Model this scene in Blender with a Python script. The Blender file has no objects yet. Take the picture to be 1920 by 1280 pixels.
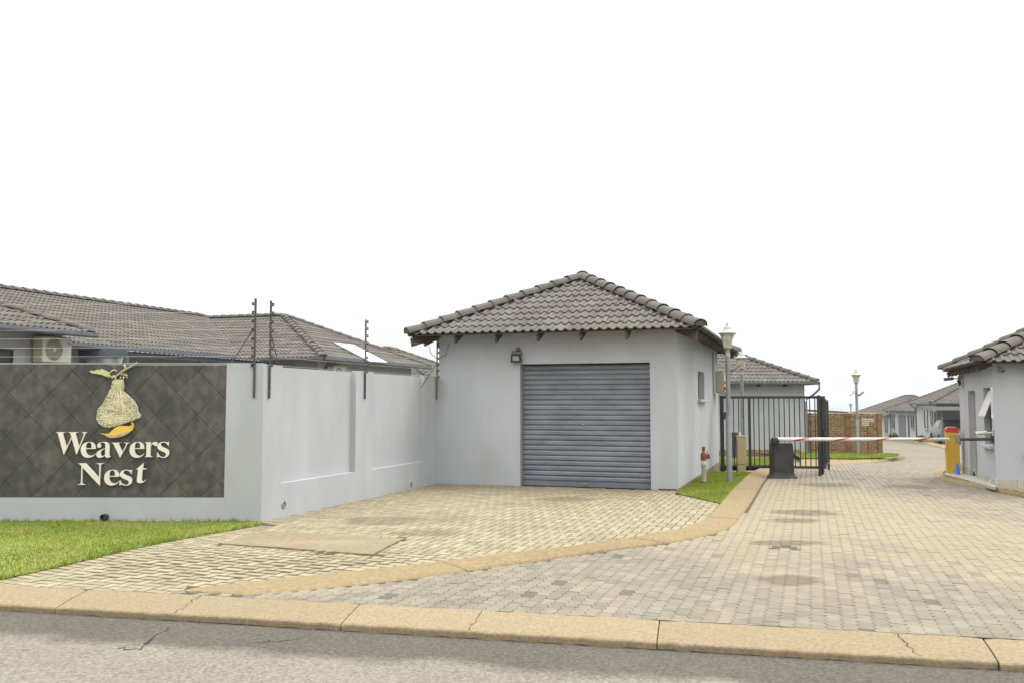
import bpy, bmesh, math, random
import numpy as np
from mathutils import Vector, Matrix

random.seed(7)
rng = np.random.default_rng(7)
sc = bpy.context.scene
COL = sc.collection

# ------------------------------------------------------------------ camera
F, H = 1673.0, 1.6                       # focal length in photo pixels, eye height
PITCH = math.atan2(113.0, F)
cam = bpy.data.cameras.new('camera')
cam.lens = 36.0 * F / 1920.0
cam.sensor_width = 36.0
cam.clip_start, cam.clip_end = 0.1, 30000.0
cam_o = bpy.data.objects.new('camera', cam)
COL.objects.link(cam_o)
cam_o.location = (0, 0, H)
cam_o.rotation_euler = (math.pi / 2 + PITCH, 0, 0)
sc.camera = cam_o

# ------------------------------------------------------------------ sky, sun, exposure
SUN_EL, SUN_AZ = math.radians(58), math.radians(62)     # azimuth from +Y towards +X
world = bpy.data.worlds.new('World')
sc.world = world
world.use_nodes = True
wn, wl = world.node_tree.nodes, world.node_tree.links
wn.clear()
w_out = wn.new('ShaderNodeOutputWorld')
w_mix = wn.new('ShaderNodeMixShader')
w_mix.inputs[0].default_value = 0.9
b_clear, b_cloud = wn.new('ShaderNodeBackground'), wn.new('ShaderNodeBackground')
sky = wn.new('ShaderNodeTexSky')
sky.sky_type = 'NISHITA'
sky.sun_disc = False
sky.sun_elevation = SUN_EL
sky.sun_rotation = SUN_AZ
b_clear.inputs[1].default_value = 0.12
wl.new(sky.outputs[0], b_clear.inputs[0])
w_tc = wn.new('ShaderNodeTexCoord')
w_sep = wn.new('ShaderNodeSeparateXYZ')
wl.new(w_tc.outputs['Generated'], w_sep.inputs[0])
w_ramp = wn.new('ShaderNodeMapRange')                  # overcast sky: brighter overhead than at the horizon
w_ramp.inputs[1].default_value, w_ramp.inputs[2].default_value = 0.0, 1.0
w_ramp.inputs[3].default_value, w_ramp.inputs[4].default_value = .515, 2.75
w_pos = wn.new('ShaderNodeMath'); w_pos.operation = 'MAXIMUM'; w_pos.inputs[1].default_value = 0.0
w_pow = wn.new('ShaderNodeMath'); w_pow.operation = 'POWER'; w_pow.inputs[1].default_value = 1.6
wl.new(w_sep.outputs[2], w_pos.inputs[0])
wl.new(w_pos.outputs[0], w_pow.inputs[0])
wl.new(w_pow.outputs[0], w_ramp.inputs[0])
w_noise = wn.new('ShaderNodeTexNoise')
w_noise.inputs['Scale'].default_value = 2.2
w_noise.inputs['Detail'].default_value = 5
w_map = wn.new('ShaderNodeMapping')
w_map.inputs['Scale'].default_value = (1, 1, 3.5)
wl.new(w_tc.outputs['Generated'], w_map.inputs[0])
wl.new(w_map.outputs[0], w_noise.inputs['Vector'])
w_nr = wn.new('ShaderNodeMapRange')
w_nr.inputs[1].default_value, w_nr.inputs[2].default_value = 0.3, 0.7
w_nr.inputs[3].default_value, w_nr.inputs[4].default_value = 0.94, 1.07
wl.new(w_noise.outputs[0], w_nr.inputs[0])
w_mul = wn.new('ShaderNodeMath')
w_mul.operation = 'MULTIPLY'
wl.new(w_ramp.outputs[0], w_mul.inputs[0])
wl.new(w_nr.outputs[0], w_mul.inputs[1])
b_cloud.inputs[0].default_value = (1.0, 0.985, 0.95, 1)
wl.new(w_mul.outputs[0], b_cloud.inputs[1])
wl.new(b_clear.outputs[0], w_mix.inputs[1])
wl.new(b_cloud.outputs[0], w_mix.inputs[2])
wl.new(w_mix.outputs[0], w_out.inputs[0])

sun = bpy.data.lights.new('sun', 'SUN')
sun.energy = 1.2
sun.angle = math.radians(28)
sun.color = (1.0, 0.96, 0.88)
sun_o = bpy.data.objects.new('sun', sun)
COL.objects.link(sun_o)
sd = Vector((math.sin(SUN_AZ) * math.cos(SUN_EL), math.cos(SUN_AZ) * math.cos(SUN_EL), math.sin(SUN_EL)))
sun_o.rotation_euler = sd.to_track_quat('Z', 'Y').to_euler()
sun_o.location = (20, 10, 40)

vs = sc.view_settings
vs.view_transform = 'Standard'
vs.look = 'None'
vs.exposure = 0.84
vs.gamma = 1.0
vs.use_curve_mapping = False
sc.cycles.use_denoising = True
sc.cycles.max_bounces = 6
sc.cycles.diffuse_bounces = 3
sc.cycles.volume_bounces = 0

# ------------------------------------------------------------------ measuring helpers
CP, SP = math.cos(PITCH), math.sin(PITCH)

def ray(x, y):
    a, b = (x - 960.0) / F, (640.0 - y) / F
    return Vector((a, CP - b * SP, SP + b * CP))

def atY(x, y, Y):
    r = ray(x, y)
    return Vector((0, 0, H)) + r * (Y / r.y)

SL_Y = [-200, 18.5, 34, 62, 79, 108, 140, 200, 400, 1200, 3000, 4500]
SL_Z = [0, 0, -.40, -1.10, -1.65, -2.8, -4.6, -9, -24, -62, -75, -60]

def slope(Y):
    return float(np.interp(Y, SL_Y, SL_Z))

def gz(x, y, zf):
    """a photo pixel as a point on the ground surface zf(X, Y)"""
    r = ray(x, y)
    z = -0.04
    p = None
    for _ in range(14):
        t = (z - H) / r.z
        p = Vector((0, 0, H)) + r * t
        z = zf(p.x, p.y)
    p.z = z
    return p

KERB_Z = -0.08
def flat(z):
    return lambda X, Y: z
KA, KB = gz(0, 1095, flat(KERB_Z)), gz(1860, 1195, flat(KERB_Z))
kd = (KB - KA); kd.z = 0; kd.normalize()
kn = Vector((-kd.y, kd.x, 0))              # away from the street, into the estate

def kdist(X, Y):
    return (X - KA.x) * kn.x + (Y - KA.y) * kn.y

def smooth01(t):
    t = min(1.0, max(0.0, t))
    return t * t * (3 - 2 * t)

def z_road(X, Y):
    return slope(Y) + KERB_Z

def z_apron(X, Y):
    return slope(Y) + KERB_Z * (1 - smooth01(kdist(X, Y) / 2.2))

TH = math.radians(18.5)                    # the estate's building grid is turned against the view
UX, UY = math.cos(TH), -math.sin(TH)
VX, VY = math.sin(TH), math.cos(TH)
GM = Matrix(((UX, VX, 0, 0), (UY, VY, 0, 0), (0, 0, 1, 0), (0, 0, 0, 1)))

def uv(u, v, z=0.0):
    return Vector((u * UX + v * VX, u * UY + v * VY, z))

def frame(deg, x, y, z=0.0):
    """a local frame turned deg clockwise, at x, y, z"""
    return Matrix.Translation((x, y, z)) @ Matrix.Rotation(-math.radians(deg), 4, 'Z')

# ------------------------------------------------------------------ object helpers
WORLD, KIDS = {}, {}

def put(o, parent=None, M=None, **props):
    """links o so that its world matrix is M"""
    M = M or Matrix.Identity(4)
    COL.objects.link(o)
    if parent is not None:
        o.parent = parent
        KIDS.setdefault(parent.name, []).append(o)
        o.matrix_parent_inverse = WORLD[parent.name].inverted()
    o.matrix_basis = M
    WORLD[o.name] = M
    for k, v in props.items():
        if v is not None:
            o[k] = v
    return o

def thing(name, label, category, loc, group=None):
    o = bpy.data.objects.new(name, None)
    o.empty_display_size = 0.2
    return put(o, None, Matrix.Translation(loc), label=label, category=category, group=group)

class MB:
    """collects shapes of ONE part"""
    def __init__(s, M=None):
        s.v, s.f, s.sm = [], [], []
        s.M = M or Matrix.Identity(4)

    def add(s, vs_, fs, smooth=False, M=None):
        b = len(s.v)
        T = s.M @ M if M is not None else s.M
        s.v += [tuple(T @ Vector(p)) for p in vs_]
        s.f += [tuple(b + i for i in q) for q in fs]
        s.sm += [smooth] * len(fs)
        return s

    def box(s, x0, x1, y0, y1, z0, z1, M=None):
        p = [(x, y, z) for z in (z0, z1) for y in (y0, y1) for x in (x0, x1)]
        return s.add(p, [(0, 2, 3, 1), (4, 5, 7, 6), (0, 1, 5, 4), (2, 6, 7, 3), (0, 4, 6, 2), (1, 3, 7, 5)], M=M)

    def lathe(s, prof, n=16, M=None, smooth=True, caps=True):
        p = [(r * math.cos(2 * math.pi * k / n), r * math.sin(2 * math.pi * k / n), z) for r, z in prof for k in range(n)]
        f = [(j * n + k, j * n + (k + 1) % n, (j + 1) * n + (k + 1) % n, (j + 1) * n + k) for j in range(len(prof) - 1) for k in range(n)]
        s.add(p, f, smooth, M)
        if caps:
            e = (len(prof) - 1) * n
            s.add(p[:n], [tuple(range(n))[::-1]], False, M)
            s.add(p[e:], [tuple(range(n))], False, M)
        return s

    def tube(s, pts, r, n=8, smooth=True, r1=None):
        pts = [Vector(p) for p in pts]
        rings = []
        up = Vector((0, 0, 1))
        for i, p in enumerate(pts):
            a = pts[max(0, i - 1)]; b = pts[min(len(pts) - 1, i + 1)]
            d = (b - a).normalized()
            x = d.cross(up if abs(d.z) < .95 else Vector((1, 0, 0))).normalized()
            y = x.cross(d)
            rr = r if r1 is None else r + (r1 - r) * i / (len(pts) - 1)
            rings.append([p + (x * math.cos(2 * math.pi * k / n) + y * math.sin(2 * math.pi * k / n)) * rr for k in range(n)])
        v = [q for R in rings for q in R]
        f = [(j * n + k, j * n + (k + 1) % n, (j + 1) * n + (k + 1) % n, (j + 1) * n + k) for j in range(len(pts) - 1) for k in range(n)]
        s.add(v, f, smooth)
        s.add(rings[0], [tuple(range(n))[::-1]])
        s.add(rings[-1], [tuple(range(n))])
        return s

    def prism(s, poly, d0, d1, M=None, smooth=False):
        """polygon in x, z swept along y from d0 to d1"""
        n = len(poly)
        a = [(x, d0, z) for x, z in poly]; b = [(x, d1, z) for x, z in poly]
        s.add(a + b, [tuple(range(n)), tuple(range(2 * n - 1, n - 1, -1))] , False, M)
        s.add(a + b, [(i, n + i, n + (i + 1) % n, (i + 1) % n) for i in range(n)], smooth, M)
        return s

    def mesh(s, name, mat):
        me = bpy.data.meshes.new(name)
        me.from_pydata(s.v, [], s.f)
        me.polygons.foreach_set('use_smooth', s.sm)
        me.materials.append(mat)
        me.update()
        return me

    def build(s, name, mat, parent=None, bevel=0.0, M=None, **props):
        o = bpy.data.objects.new(name, s.mesh(name, mat))
        if bevel:
            bv = o.modifiers.new('bevel', 'BEVEL')
            bv.width = bevel; bv.segments = 2; bv.limit_method = 'ANGLE'; bv.angle_limit = math.radians(40)
            bv.harden_normals = False
        return put(o, parent, M, **props)

def np_mesh(name, verts, faces_list, mat):
    """verts (N,3); faces_list: list of int arrays (M,k)"""
    me = bpy.data.meshes.new(name)
    me.vertices.add(len(verts))
    me.vertices.foreach_set('co', np.asarray(verts, np.float32).ravel())
    loops = np.concatenate([f.ravel() for f in faces_list]).astype(np.int32)
    tot = np.concatenate([np.full(len(f), f.shape[1], np.int32) for f in faces_list])
    me.loops.add(len(loops))
    me.loops.foreach_set('vertex_index', loops)
    me.polygons.add(len(tot))
    me.polygons.foreach_set('loop_start', np.concatenate([[0], np.cumsum(tot)[:-1]]).astype(np.int32))
    me.polygons.foreach_set('loop_total', tot)
    me.polygons.foreach_set('use_smooth', np.zeros(len(tot), bool))
    me.materials.append(mat)
    me.update(calc_edges=True)
    return me

def copy_thing(root, loc, **props):
    """a copy of a thing with copies of its parts and sub-parts, moved to loc"""
    def rec(o, parent):
        c = o.copy()
        COL.objects.link(c)
        c.parent = parent
        c.matrix_parent_inverse = o.matrix_parent_inverse.copy()
        WORLD[c.name] = WORLD[o.name]
        for ch in [x for x in KIDS.get(o.name, ())]:
            rec(ch, c)
        return c
    r = rec(root, None)
    r.matrix_basis = Matrix.Translation(loc)
    WORLD[r.name] = r.matrix_basis.copy()
    for k, v in props.items():
        r[k] = v
    return r

# ------------------------------------------------------------------ materials
def mat(name, c1, c2=None, scale=3.0, rough=0.85, bump=0.0, bscale=40.0, vary=0.0, spec=0.3, metal=0.0,
        detail=5, lo=0.35, hi=0.65, stretch=(1, 1, 1), c3=None, s3=0.6, lo3=.5, hi3=.75, bdist=0.01, a3=1.0, stray=0.0):
    """c1/c2 mixed by noise in world space, c3 as larger stains, vary = brightness spread from piece to piece"""
    m = bpy.data.materials.new(name)
    m.use_nodes = True
    nt = m.node_tree; N, L = nt.nodes, nt.links
    p = N['Principled BSDF']
    p.inputs['Roughness'].default_value = rough
    p.inputs['Specular IOR Level'].default_value = spec
    p.inputs['Metallic'].default_value = metal
    geo = N.new('ShaderNodeNewGeometry')
    pos = geo.outputs['Position']
    if stretch != (1, 1, 1):
        mp = N.new('ShaderNodeMapping'); mp.inputs['Scale'].default_value = stretch
        L.new(pos, mp.inputs[0]); pos = mp.outputs[0]
    col = None
    def noise(s, d=5):
        n = N.new('ShaderNodeTexNoise'); n.inputs['Scale'].default_value = s; n.inputs['Detail'].default_value = d
        L.new(pos, n.inputs['Vector']); return n.outputs[0]
    def rng_(src, lo_, hi_, a=0.0, b=1.0):
        r = N.new('ShaderNodeMapRange'); r.inputs[1].default_value = lo_; r.inputs[2].default_value = hi_
        r.inputs[3].default_value = a; r.inputs[4].default_value = b
        L.new(src, r.inputs[0]); return r.outputs[0]
    def mix(f, a, b):
        x = N.new('ShaderNodeMix'); x.data_type = 'RGBA'
        L.new(f, x.inputs[0])
        for i, q in ((6, a), (7, b)):
            if isinstance(q, tuple): x.inputs[i].default_value = q + (1,)
            else: L.new(q, x.inputs[i])
        return x.outputs[2]
    col = mix(rng_(noise(scale, detail), lo, hi), c1, c2 or tuple(x * .88 for x in c1))
    if c3:
        col = mix(rng_(noise(s3, 4), lo3, hi3, 0, a3), col, c3)
    if vary:
        oi = N.new('ShaderNodeObjectInfo')
        ad = N.new('ShaderNodeMath'); ad.operation = 'ADD'
        L.new(oi.outputs['Random'], ad.inputs[0]); L.new(geo.outputs['Random Per Island'], ad.inputs[1])
        fr = N.new('ShaderNodeMath'); fr.operation = 'FRACT'; L.new(ad.outputs[0], fr.inputs[0])
        hs = N.new('ShaderNodeHueSaturation')
        val = rng_(fr.outputs[0], 0, 1, 1 - vary, 1 + vary)
        if stray:                                       # a few odd pieces, much darker
            lt = N.new('ShaderNodeMath'); lt.operation = 'LESS_THAN'; lt.inputs[1].default_value = .018; L.new(fr.outputs[0], lt.inputs[0])
            ma = N.new('ShaderNodeMath'); ma.operation = 'MULTIPLY_ADD'; ma.inputs[1].default_value = -stray
            L.new(lt.outputs[0], ma.inputs[0]); L.new(val, ma.inputs[2]); val = ma.outputs[0]
        L.new(val, hs.inputs['Value'])
        L.new(col, hs.inputs['Color']); col = hs.outputs[0]
    L.new(col, p.inputs['Base Color'])
    if bump:
        b = N.new('ShaderNodeBump'); b.inputs['Strength'].default_value = bump; b.inputs['Distance'].default_value = bdist
        L.new(noise(bscale, 6), b.inputs['Height']); L.new(b.outputs[0], p.inputs['Normal'])
    m['_col'] = 1
    return m

def nodes_of(m):
    return m.node_tree.nodes, m.node_tree.links, m.node_tree.nodes['Principled BSDF']

M_WALL = mat('plaster_grey', (.405, .42, .445), (.365, .38, .402), 1.6, .9, .3, 45, c3=(.325, .331, .333), s3=1.3, lo3=.50, hi3=.76, a3=.55, stretch=(1, 1, .4), detail=8)
M_WALL2 = mat('plaster_pale', (.385, .40, .42), (.345, .358, .375), 2.0, .9, .2, 50)
M_TILE = mat('roof_tile', (.132, .124, .112), (.108, .102, .093), 3, .88, .3, 60, vary=.10, c3=(.158, .149, .135), s3=1.7, lo3=.5, hi3=.7, a3=.6, spec=.12)
M_RIDGE = mat('ridge_tile', (.122, .112, .10), (.098, .09, .081), 5, .9, .35, 40, vary=.1, spec=.12)
M_DECK = mat('roof_underside', (.06, .052, .045), (.045, .04, .035), 6, .9)
M_TIMBER = mat('rafter_timber', (.11, .082, .058), (.065, .05, .037), 6, .85, .3, 60, stretch=(1, 1, 6), vary=.2)
M_FASCIA = mat('fascia_grey', (.17, .18, .20), (.14, .15, .165), 3, .5, .1, 30)
M_SLATE = mat('slate', (.058, .057, .054), (.102, .098, .087), 9, .6, .35, 18, vary=.13, c3=(.05, .051, .053), s3=4.0, lo3=.48, hi3=.62, detail=9, stretch=(1, 1, .7), a3=.7)
M_TGROUT = mat('tile_grout', (.085, .066, .05), (.065, .052, .04), 8, .95)
M_GROUT = mat('grout', (.05, .04, .033), (.04, .033, .028), 8, .95)
M_DOOR = mat('roller_door', (.165, .182, .208), (.125, .138, .16), 2.2, .42, .12, 14, stretch=(1, 1, 3), c3=(.205, .22, .24), s3=1.3, lo3=.5, hi3=.75, spec=.5, a3=.7)
M_PIPE = mat('galvanised', (.27, .285, .29), (.22, .235, .24), 9, .42, metal=.35)
M_LAMPW = mat('lamp_white', (.345, .338, .315), (.31, .303, .285), 20, .55)
M_BLACK = mat('black_steel', (.035, .033, .031), (.045, .042, .038), 9, .5)
M_BLACKP = mat('black_box', (.035, .035, .033), (.05, .049, .046), 5, .55, .1, 60)
M_CREAM = mat('cream_box', (.42, .34, .19), (.38, .31, .175), 4, .6)
M_CREAM2 = mat('cream_pale', (.38, .355, .27), (.35, .325, .25), 4, .6)
M_YELLOW = mat('yellow_paint', (.60, .36, .035), (.56, .335, .035), 5, .4, spec=.5)
M_RED = mat('red_plastic', (.55, .055, .04), (.50, .05, .035), 5, .35, spec=.5)
M_BLUE = mat('blue_plastic', (.06, .17, .62), (.05, .15, .55), 5, .5)
M_WHITE = mat('white_paint', (.54, .54, .525), (.48, .48, .465), 6, .5)
M_OFFW = mat('off_white', (.47, .455, .39), (.43, .415, .36), 5, .5)
M_LETTER = mat('letter_cream', (.70, .67, .59), (.65, .62, .54), 5, .6)
M_RUST = mat('rusty_brown', (.22, .07, .035), (.15, .06, .035), 18, .8, .3, 80)
M_BRICK = mat('clinker_brick', (.27, .16, .08), (.175, .108, .058), 14, .9, .5, 50, vary=.28)
M_MORTAR = mat('mortar', (.50, .42, .29), (.42, .35, .24), 10, .95, .3, 60)
M_BRKP = mat('brick_pier', (.23, .135, .06), (.17, .095, .045), 9, .9, .4, 40, vary=.1)
M_PLINTH = mat('plinth_tile', (.40, .385, .33), (.36, .345, .295), 5, .5, vary=.06)
M_CURT = mat('dark_inside', (.05, .05, .05), (.04, .04, .04), 3, .8)
M_GUTTER = mat('gutter_grey', (.125, .138, .158), (.105, .115, .13), 3, .45)
M_CORR = mat('corrugated_sheet', (.16, .17, .18), (.13, .14, .15), 3, .6)
M_TARP = mat('tarpaulin', (.30, .30, .29), (.22, .22, .21), 3, .7)
M_KERB = mat('kerb_concrete', (.252, .202, .128), (.192, .152, .094), 38, .94, .8, 60, vary=.05, c3=(.215, .17, .105), s3=5, lo3=.50, hi3=.62, detail=10, a3=.4, bdist=.006, lo=.36, hi=.64)
M_KERB2 = mat('kerb_concrete_inner', (.232, .18, .10), (.178, .136, .073), 22, .94, .7, 45, vary=.05, c3=(.195, .148, .08), s3=4, lo3=.50, hi3=.62, detail=10, a3=.4, bdist=.006, lo=.36, hi=.64)
M_SLAB = mat('slab_concrete', (.215, .175, .11), (.17, .138, .088), 14, .92, .5, 50, c3=(.25, .208, .138), s3=2.2, detail=9)
M_PAVA = mat('apron_paver', (.27, .237, .158), (.218, .19, .126), 5, .92, .5, 60, vary=.14, c3=(.165, .14, .09), s3=.55, lo3=.52, hi3=.76, a3=.65, bdist=.004, detail=8)
M_PAVR = mat('road_paver', (.186, .168, .13), (.15, .135, .105), 7, .92, .6, 80, stray=.3, vary=.12, bdist=.004, c3=(.222, .195, .142), s3=1.4, lo3=.52, hi3=.70, a3=.7, detail=8)
M_BEDA = mat('apron_joint', (.085, .07, .045), (.055, .045, .03), 12, 1)
M_BEDR = mat('road_joint', (.085, .07, .048), (.055, .046, .034), 12, 1)
M_EARTH = mat('earth', (.20, .17, .10), (.16, .15, .08), .5, 1, .3, 5)
M_GRASS = mat('grass_blade', (.255, .305, .052), (.185, .245, .038), 1.3, .85, vary=.25, c3=(.34, .32, .12), s3=1.1, lo3=.50, hi3=.70, a3=.55, spec=.1)
M_SOIL = mat('lawn_soil', (.20, .225, .06), (.16, .185, .05), 5, 1, .4, 60)
M_LEAF = mat('leaf_green', (.09, .15, .05), (.06, .11, .035), 8, .7, vary=.3)
M_POT = mat('terracotta', (.35, .16, .09), (.30, .13, .07), 8, .9)
M_WIRE = mat('wire_galvanised', (.50, .50, .47), (.45, .45, .42), 5, .4)
M_POST = mat('fence_steel', (.075, .068, .062), (.06, .055, .05), 20, .6)
M_GREY = mat('grey_plastic', (.16, .16, .16), (.13, .13, .13), 8, .6)
M_DARKR = mat('dark_sheet_roof', (.10, .105, .11), (.085, .09, .095), 3, .6)
M_SILVER = mat('silver_paint', (.17, .17, .178), (.16, .16, .165), 2, .35, spec=.5, metal=.2)
M_TYRE = mat('tyre', (.02, .02, .02), (.03, .03, .03), 9, .9)
M_NESTG = mat('nest_green', (.52, .56, .26), (.42, .46, .21), 40, .7, vary=.2)
M_NESTT = mat('nest_straw', (.80, .73, .52), (.68, .61, .42), 45, .7, vary=.2)
M_NESTB = mat('nest_mottle', (.24, .24, .15), (.55, .52, .36), 34, .8, lo=.42, hi=.58)  # nest body's own mottling, dark olive to straw
M_EDGE = mat('cut_board_white', (.78, .77, .70), (.74, .73, .66), 5, .6)
M_BIRD = mat('bird_yellow', (.72, .48, .06), (.66, .43, .09), 14, .6)
M_BIRDW = mat('bird_wing', (.30, .23, .12), (.50, .42, .28), 30, .7)
M_PINK = mat('bark_pale', (.42, .36, .25), (.33, .28, .19), 30, .8)
M_SOLAR = mat('solar_glass_glare', (.62, .63, .64), (.58, .59, .60), 3, .12, spec=.8)  # near-white base colour paints the sky glare onto the panel glass
M_PAPER = mat('white_paper', (.74, .74, .73), (.70, .70, .69), 4, .7)
M_INK = mat('faded_print', (.12, .11, .10), (.16, .15, .14), 10, .8)

def glass_mat(name, tint, rough=.08):
    m = mat(name, tint, tint, 3, rough, spec=.7)
    return m
M_GLASS = glass_mat('window_glass', (.075, .07, .065))
M_LENS = glass_mat('lens', (.30, .29, .26), .2)
def lamp_glass():
    m = mat('lamp_glass', (.70, .66, .55), (.64, .60, .50), 8, .35)
    N, L, p = nodes_of(m)
    p.inputs['Transmission Weight'].default_value = .45
    return m
M_LGLASS = lamp_glass()

# road pavers: grey near the street, a wash of tan sand further in, in patches of its own
def sand_wash(m, sand, px, py, rx, ry, amount):
    N, L, p = nodes_of(m)
    src = p.inputs['Base Color'].links[0].from_socket
    geo = N.new('ShaderNodeNewGeometry')
    n = N.new('ShaderNodeTexNoise'); n.inputs['Scale'].default_value = .38; n.inputs['Detail'].default_value = 6
    n.inputs['Roughness'].default_value = .6
    mp = N.new('ShaderNodeMapping'); mp.inputs['Rotation'].default_value = (0, 0, TH); mp.inputs['Scale'].default_value = (1.2, .8, 1)
    L.new(geo.outputs['Position'], mp.inputs[0]); L.new(mp.outputs[0], n.inputs['Vector'])
    sub = N.new('ShaderNodeVectorMath'); sub.operation = 'SUBTRACT'; sub.inputs[1].default_value = (px, py, 0)
    L.new(geo.outputs['Position'], sub.inputs[0])
    sc_ = N.new('ShaderNodeVectorMath'); sc_.operation = 'MULTIPLY'; sc_.inputs[1].default_value = (1 / rx, 1 / ry, 0)
    L.new(sub.outputs[0], sc_.inputs[0])
    ln = N.new('ShaderNodeVectorMath'); ln.operation = 'LENGTH'; L.new(sc_.outputs[0], ln.inputs[0])
    r = N.new('ShaderNodeMapRange'); r.inputs[1].default_value = .3; r.inputs[2].default_value = 1.3
    r.inputs[3].default_value = .28; r.inputs[4].default_value = -.28
    L.new(ln.outputs['Value'], r.inputs[0])
    a = N.new('ShaderNodeMath'); a.operation = 'ADD'; L.new(n.outputs[0], a.inputs[0]); L.new(r.outputs[0], a.inputs[1])
    r2 = N.new('ShaderNodeMapRange'); r2.inputs[1].default_value = .42; r2.inputs[2].default_value = .72
    r2.inputs[4].default_value = amount
    L.new(a.outputs[0], r2.inputs[0])
    x = N.new('ShaderNodeMix'); x.data_type = 'RGBA'
    L.new(r2.outputs[0], x.inputs[0]); L.new(src, x.inputs[6]); x.inputs[7].default_value = sand + (1,)
    L.new(x.outputs[2], p.inputs['Base Color'])
    return x
sand_wash(M_PAVR, (.245, .21, .14), 4.2, 14.0, 4.8, 7.0, .75)

def stain(m, spots, dark, amount=.8):
    """oil and tyre stains with a shape of their own: spots = (x, y, radius_x, radius_y)"""
    N, L, p = nodes_of(m)
    geo = N.new('ShaderNodeNewGeometry')
    n = N.new('ShaderNodeTexNoise'); n.inputs['Scale'].default_value = 3.5; n.inputs['Detail'].default_value = 5
    L.new(geo.outputs['Position'], n.inputs['Vector'])
    for (x0, y0, rx, ry) in spots:
        src = p.inputs['Base Color'].links[0].from_socket
        sub = N.new('ShaderNodeVectorMath'); sub.operation = 'SUBTRACT'; sub.inputs[1].default_value = (x0, y0, 0)
        L.new(geo.outputs['Position'], sub.inputs[0])
        mu = N.new('ShaderNodeVectorMath'); mu.operation = 'MULTIPLY'; mu.inputs[1].default_value = (1 / rx, 1 / ry, 0)
        L.new(sub.outputs[0], mu.inputs[0])
        ln = N.new('ShaderNodeVectorMath'); ln.operation = 'LENGTH'; L.new(mu.outputs[0], ln.inputs[0])
        ad = N.new('ShaderNodeMath'); ad.operation = 'ADD'; L.new(ln.outputs['Value'], ad.inputs[0]); L.new(n.outputs[0], ad.inputs[1])
        r = N.new('ShaderNodeMapRange'); r.inputs[1].default_value = 1.15; r.inputs[2].default_value = 1.55
        r.inputs[3].default_value = amount; r.inputs[4].default_value = 0
        L.new(ad.outputs[0], r.inputs[0])
        x = N.new('ShaderNodeMix'); x.data_type = 'RGBA'
        L.new(r.outputs[0], x.inputs[0]); L.new(src, x.inputs[6]); x.inputs[7].default_value = dark + (1,)
        L.new(x.outputs[2], p.inputs['Base Color'])

def road_spot(px, py, rx, ry):
    q = gz(px, py, z_road); return (q.x, q.y, rx, ry)
stain(M_PAVR, [road_spot(1510, 960, .55, .45), road_spot(1490, 975, .45, .3), road_spot(1480, 1087, .36, .28), road_spot(1470, 1017, .5, .25),
               road_spot(1545, 908, .7, .6), road_spot(1700, 912, .6, .5)], (.10, .083, .056), .75)
aq = [gz(1060, 935, z_apron), gz(800, 998, z_apron), gz(720, 975, z_apron)]
stain(M_PAVA, [(aq[0].x, aq[0].y, .55, .4), (aq[1].x, aq[1].y, .5, .35), (aq[2].x, aq[2].y, .6, .5)], (.11, .09, .055), .55)

# asphalt with stones showing, darker damp grit along the kerb
def asphalt():
    m = mat('asphalt', (.195, .18, .151), (.142, .131, .11), 34, .92, .9, 60, detail=6, lo=.36, hi=.64, c3=(.215, .198, .167), s3=.9, lo3=.4, hi3=.75, a3=.35, bdist=.01, spec=.2)
    N, L, p = nodes_of(m)
    geo = N.new('ShaderNodeNewGeometry')
    src = p.inputs['Base Color'].links[0].from_socket
    vo = N.new('ShaderNodeTexVoronoi'); vo.inputs['Scale'].default_value = 52
    L.new(geo.outputs['Position'], vo.inputs['Vector'])
    r0 = N.new('ShaderNodeMapRange'); r0.inputs[1].default_value = .0; r0.inputs[2].default_value = 1.0; r0.inputs[3].default_value = .70; r0.inputs[4].default_value = 1.3
    L.new(vo.outputs['Color'], r0.inputs[0])
    hs = N.new('ShaderNodeHueSaturation'); L.new(r0.outputs[0], hs.inputs['Value']); L.new(src, hs.inputs['Color'])
    d = N.new('ShaderNodeVectorMath'); d.operation = 'DOT_PRODUCT'; d.inputs[1].default_value = (kn.x, kn.y, 0)
    L.new(geo.outputs['Position'], d.inputs[0])
    base = KA.x * kn.x + KA.y * kn.y
    n = N.new('ShaderNodeTexNoise'); n.inputs['Scale'].default_value = 1.6; n.inputs['Detail'].default_value = 7; n.inputs['Roughness'].default_value = .62
    L.new(geo.outputs['Position'], n.inputs['Vector'])
    mu = N.new('ShaderNodeMath'); mu.operation = 'MULTIPLY_ADD'; mu.inputs[1].default_value = .62
    L.new(n.outputs[0], mu.inputs[0]); L.new(d.outputs['Value'], mu.inputs[2])
    r = N.new('ShaderNodeMapRange'); r.inputs[1].default_value = base - .88 ; r.inputs[2].default_value = base - .66
    r.inputs[4].default_value = .9
    L.new(mu.outputs[0], r.inputs[0])
    x = N.new('ShaderNodeMix'); x.data_type = 'RGBA'
    L.new(r.outputs[0], x.inputs[0]); L.new(hs.outputs[0], x.inputs[6])
    hs2 = N.new('ShaderNodeHueSaturation'); hs2.inputs['Value'].default_value = .42
    L.new(hs.outputs[0], hs2.inputs['Color']); L.new(hs2.outputs[0], x.inputs[7])
    L.new(x.outputs[2], p.inputs['Base Color'])
    return m
M_ASPH = asphalt()

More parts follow.
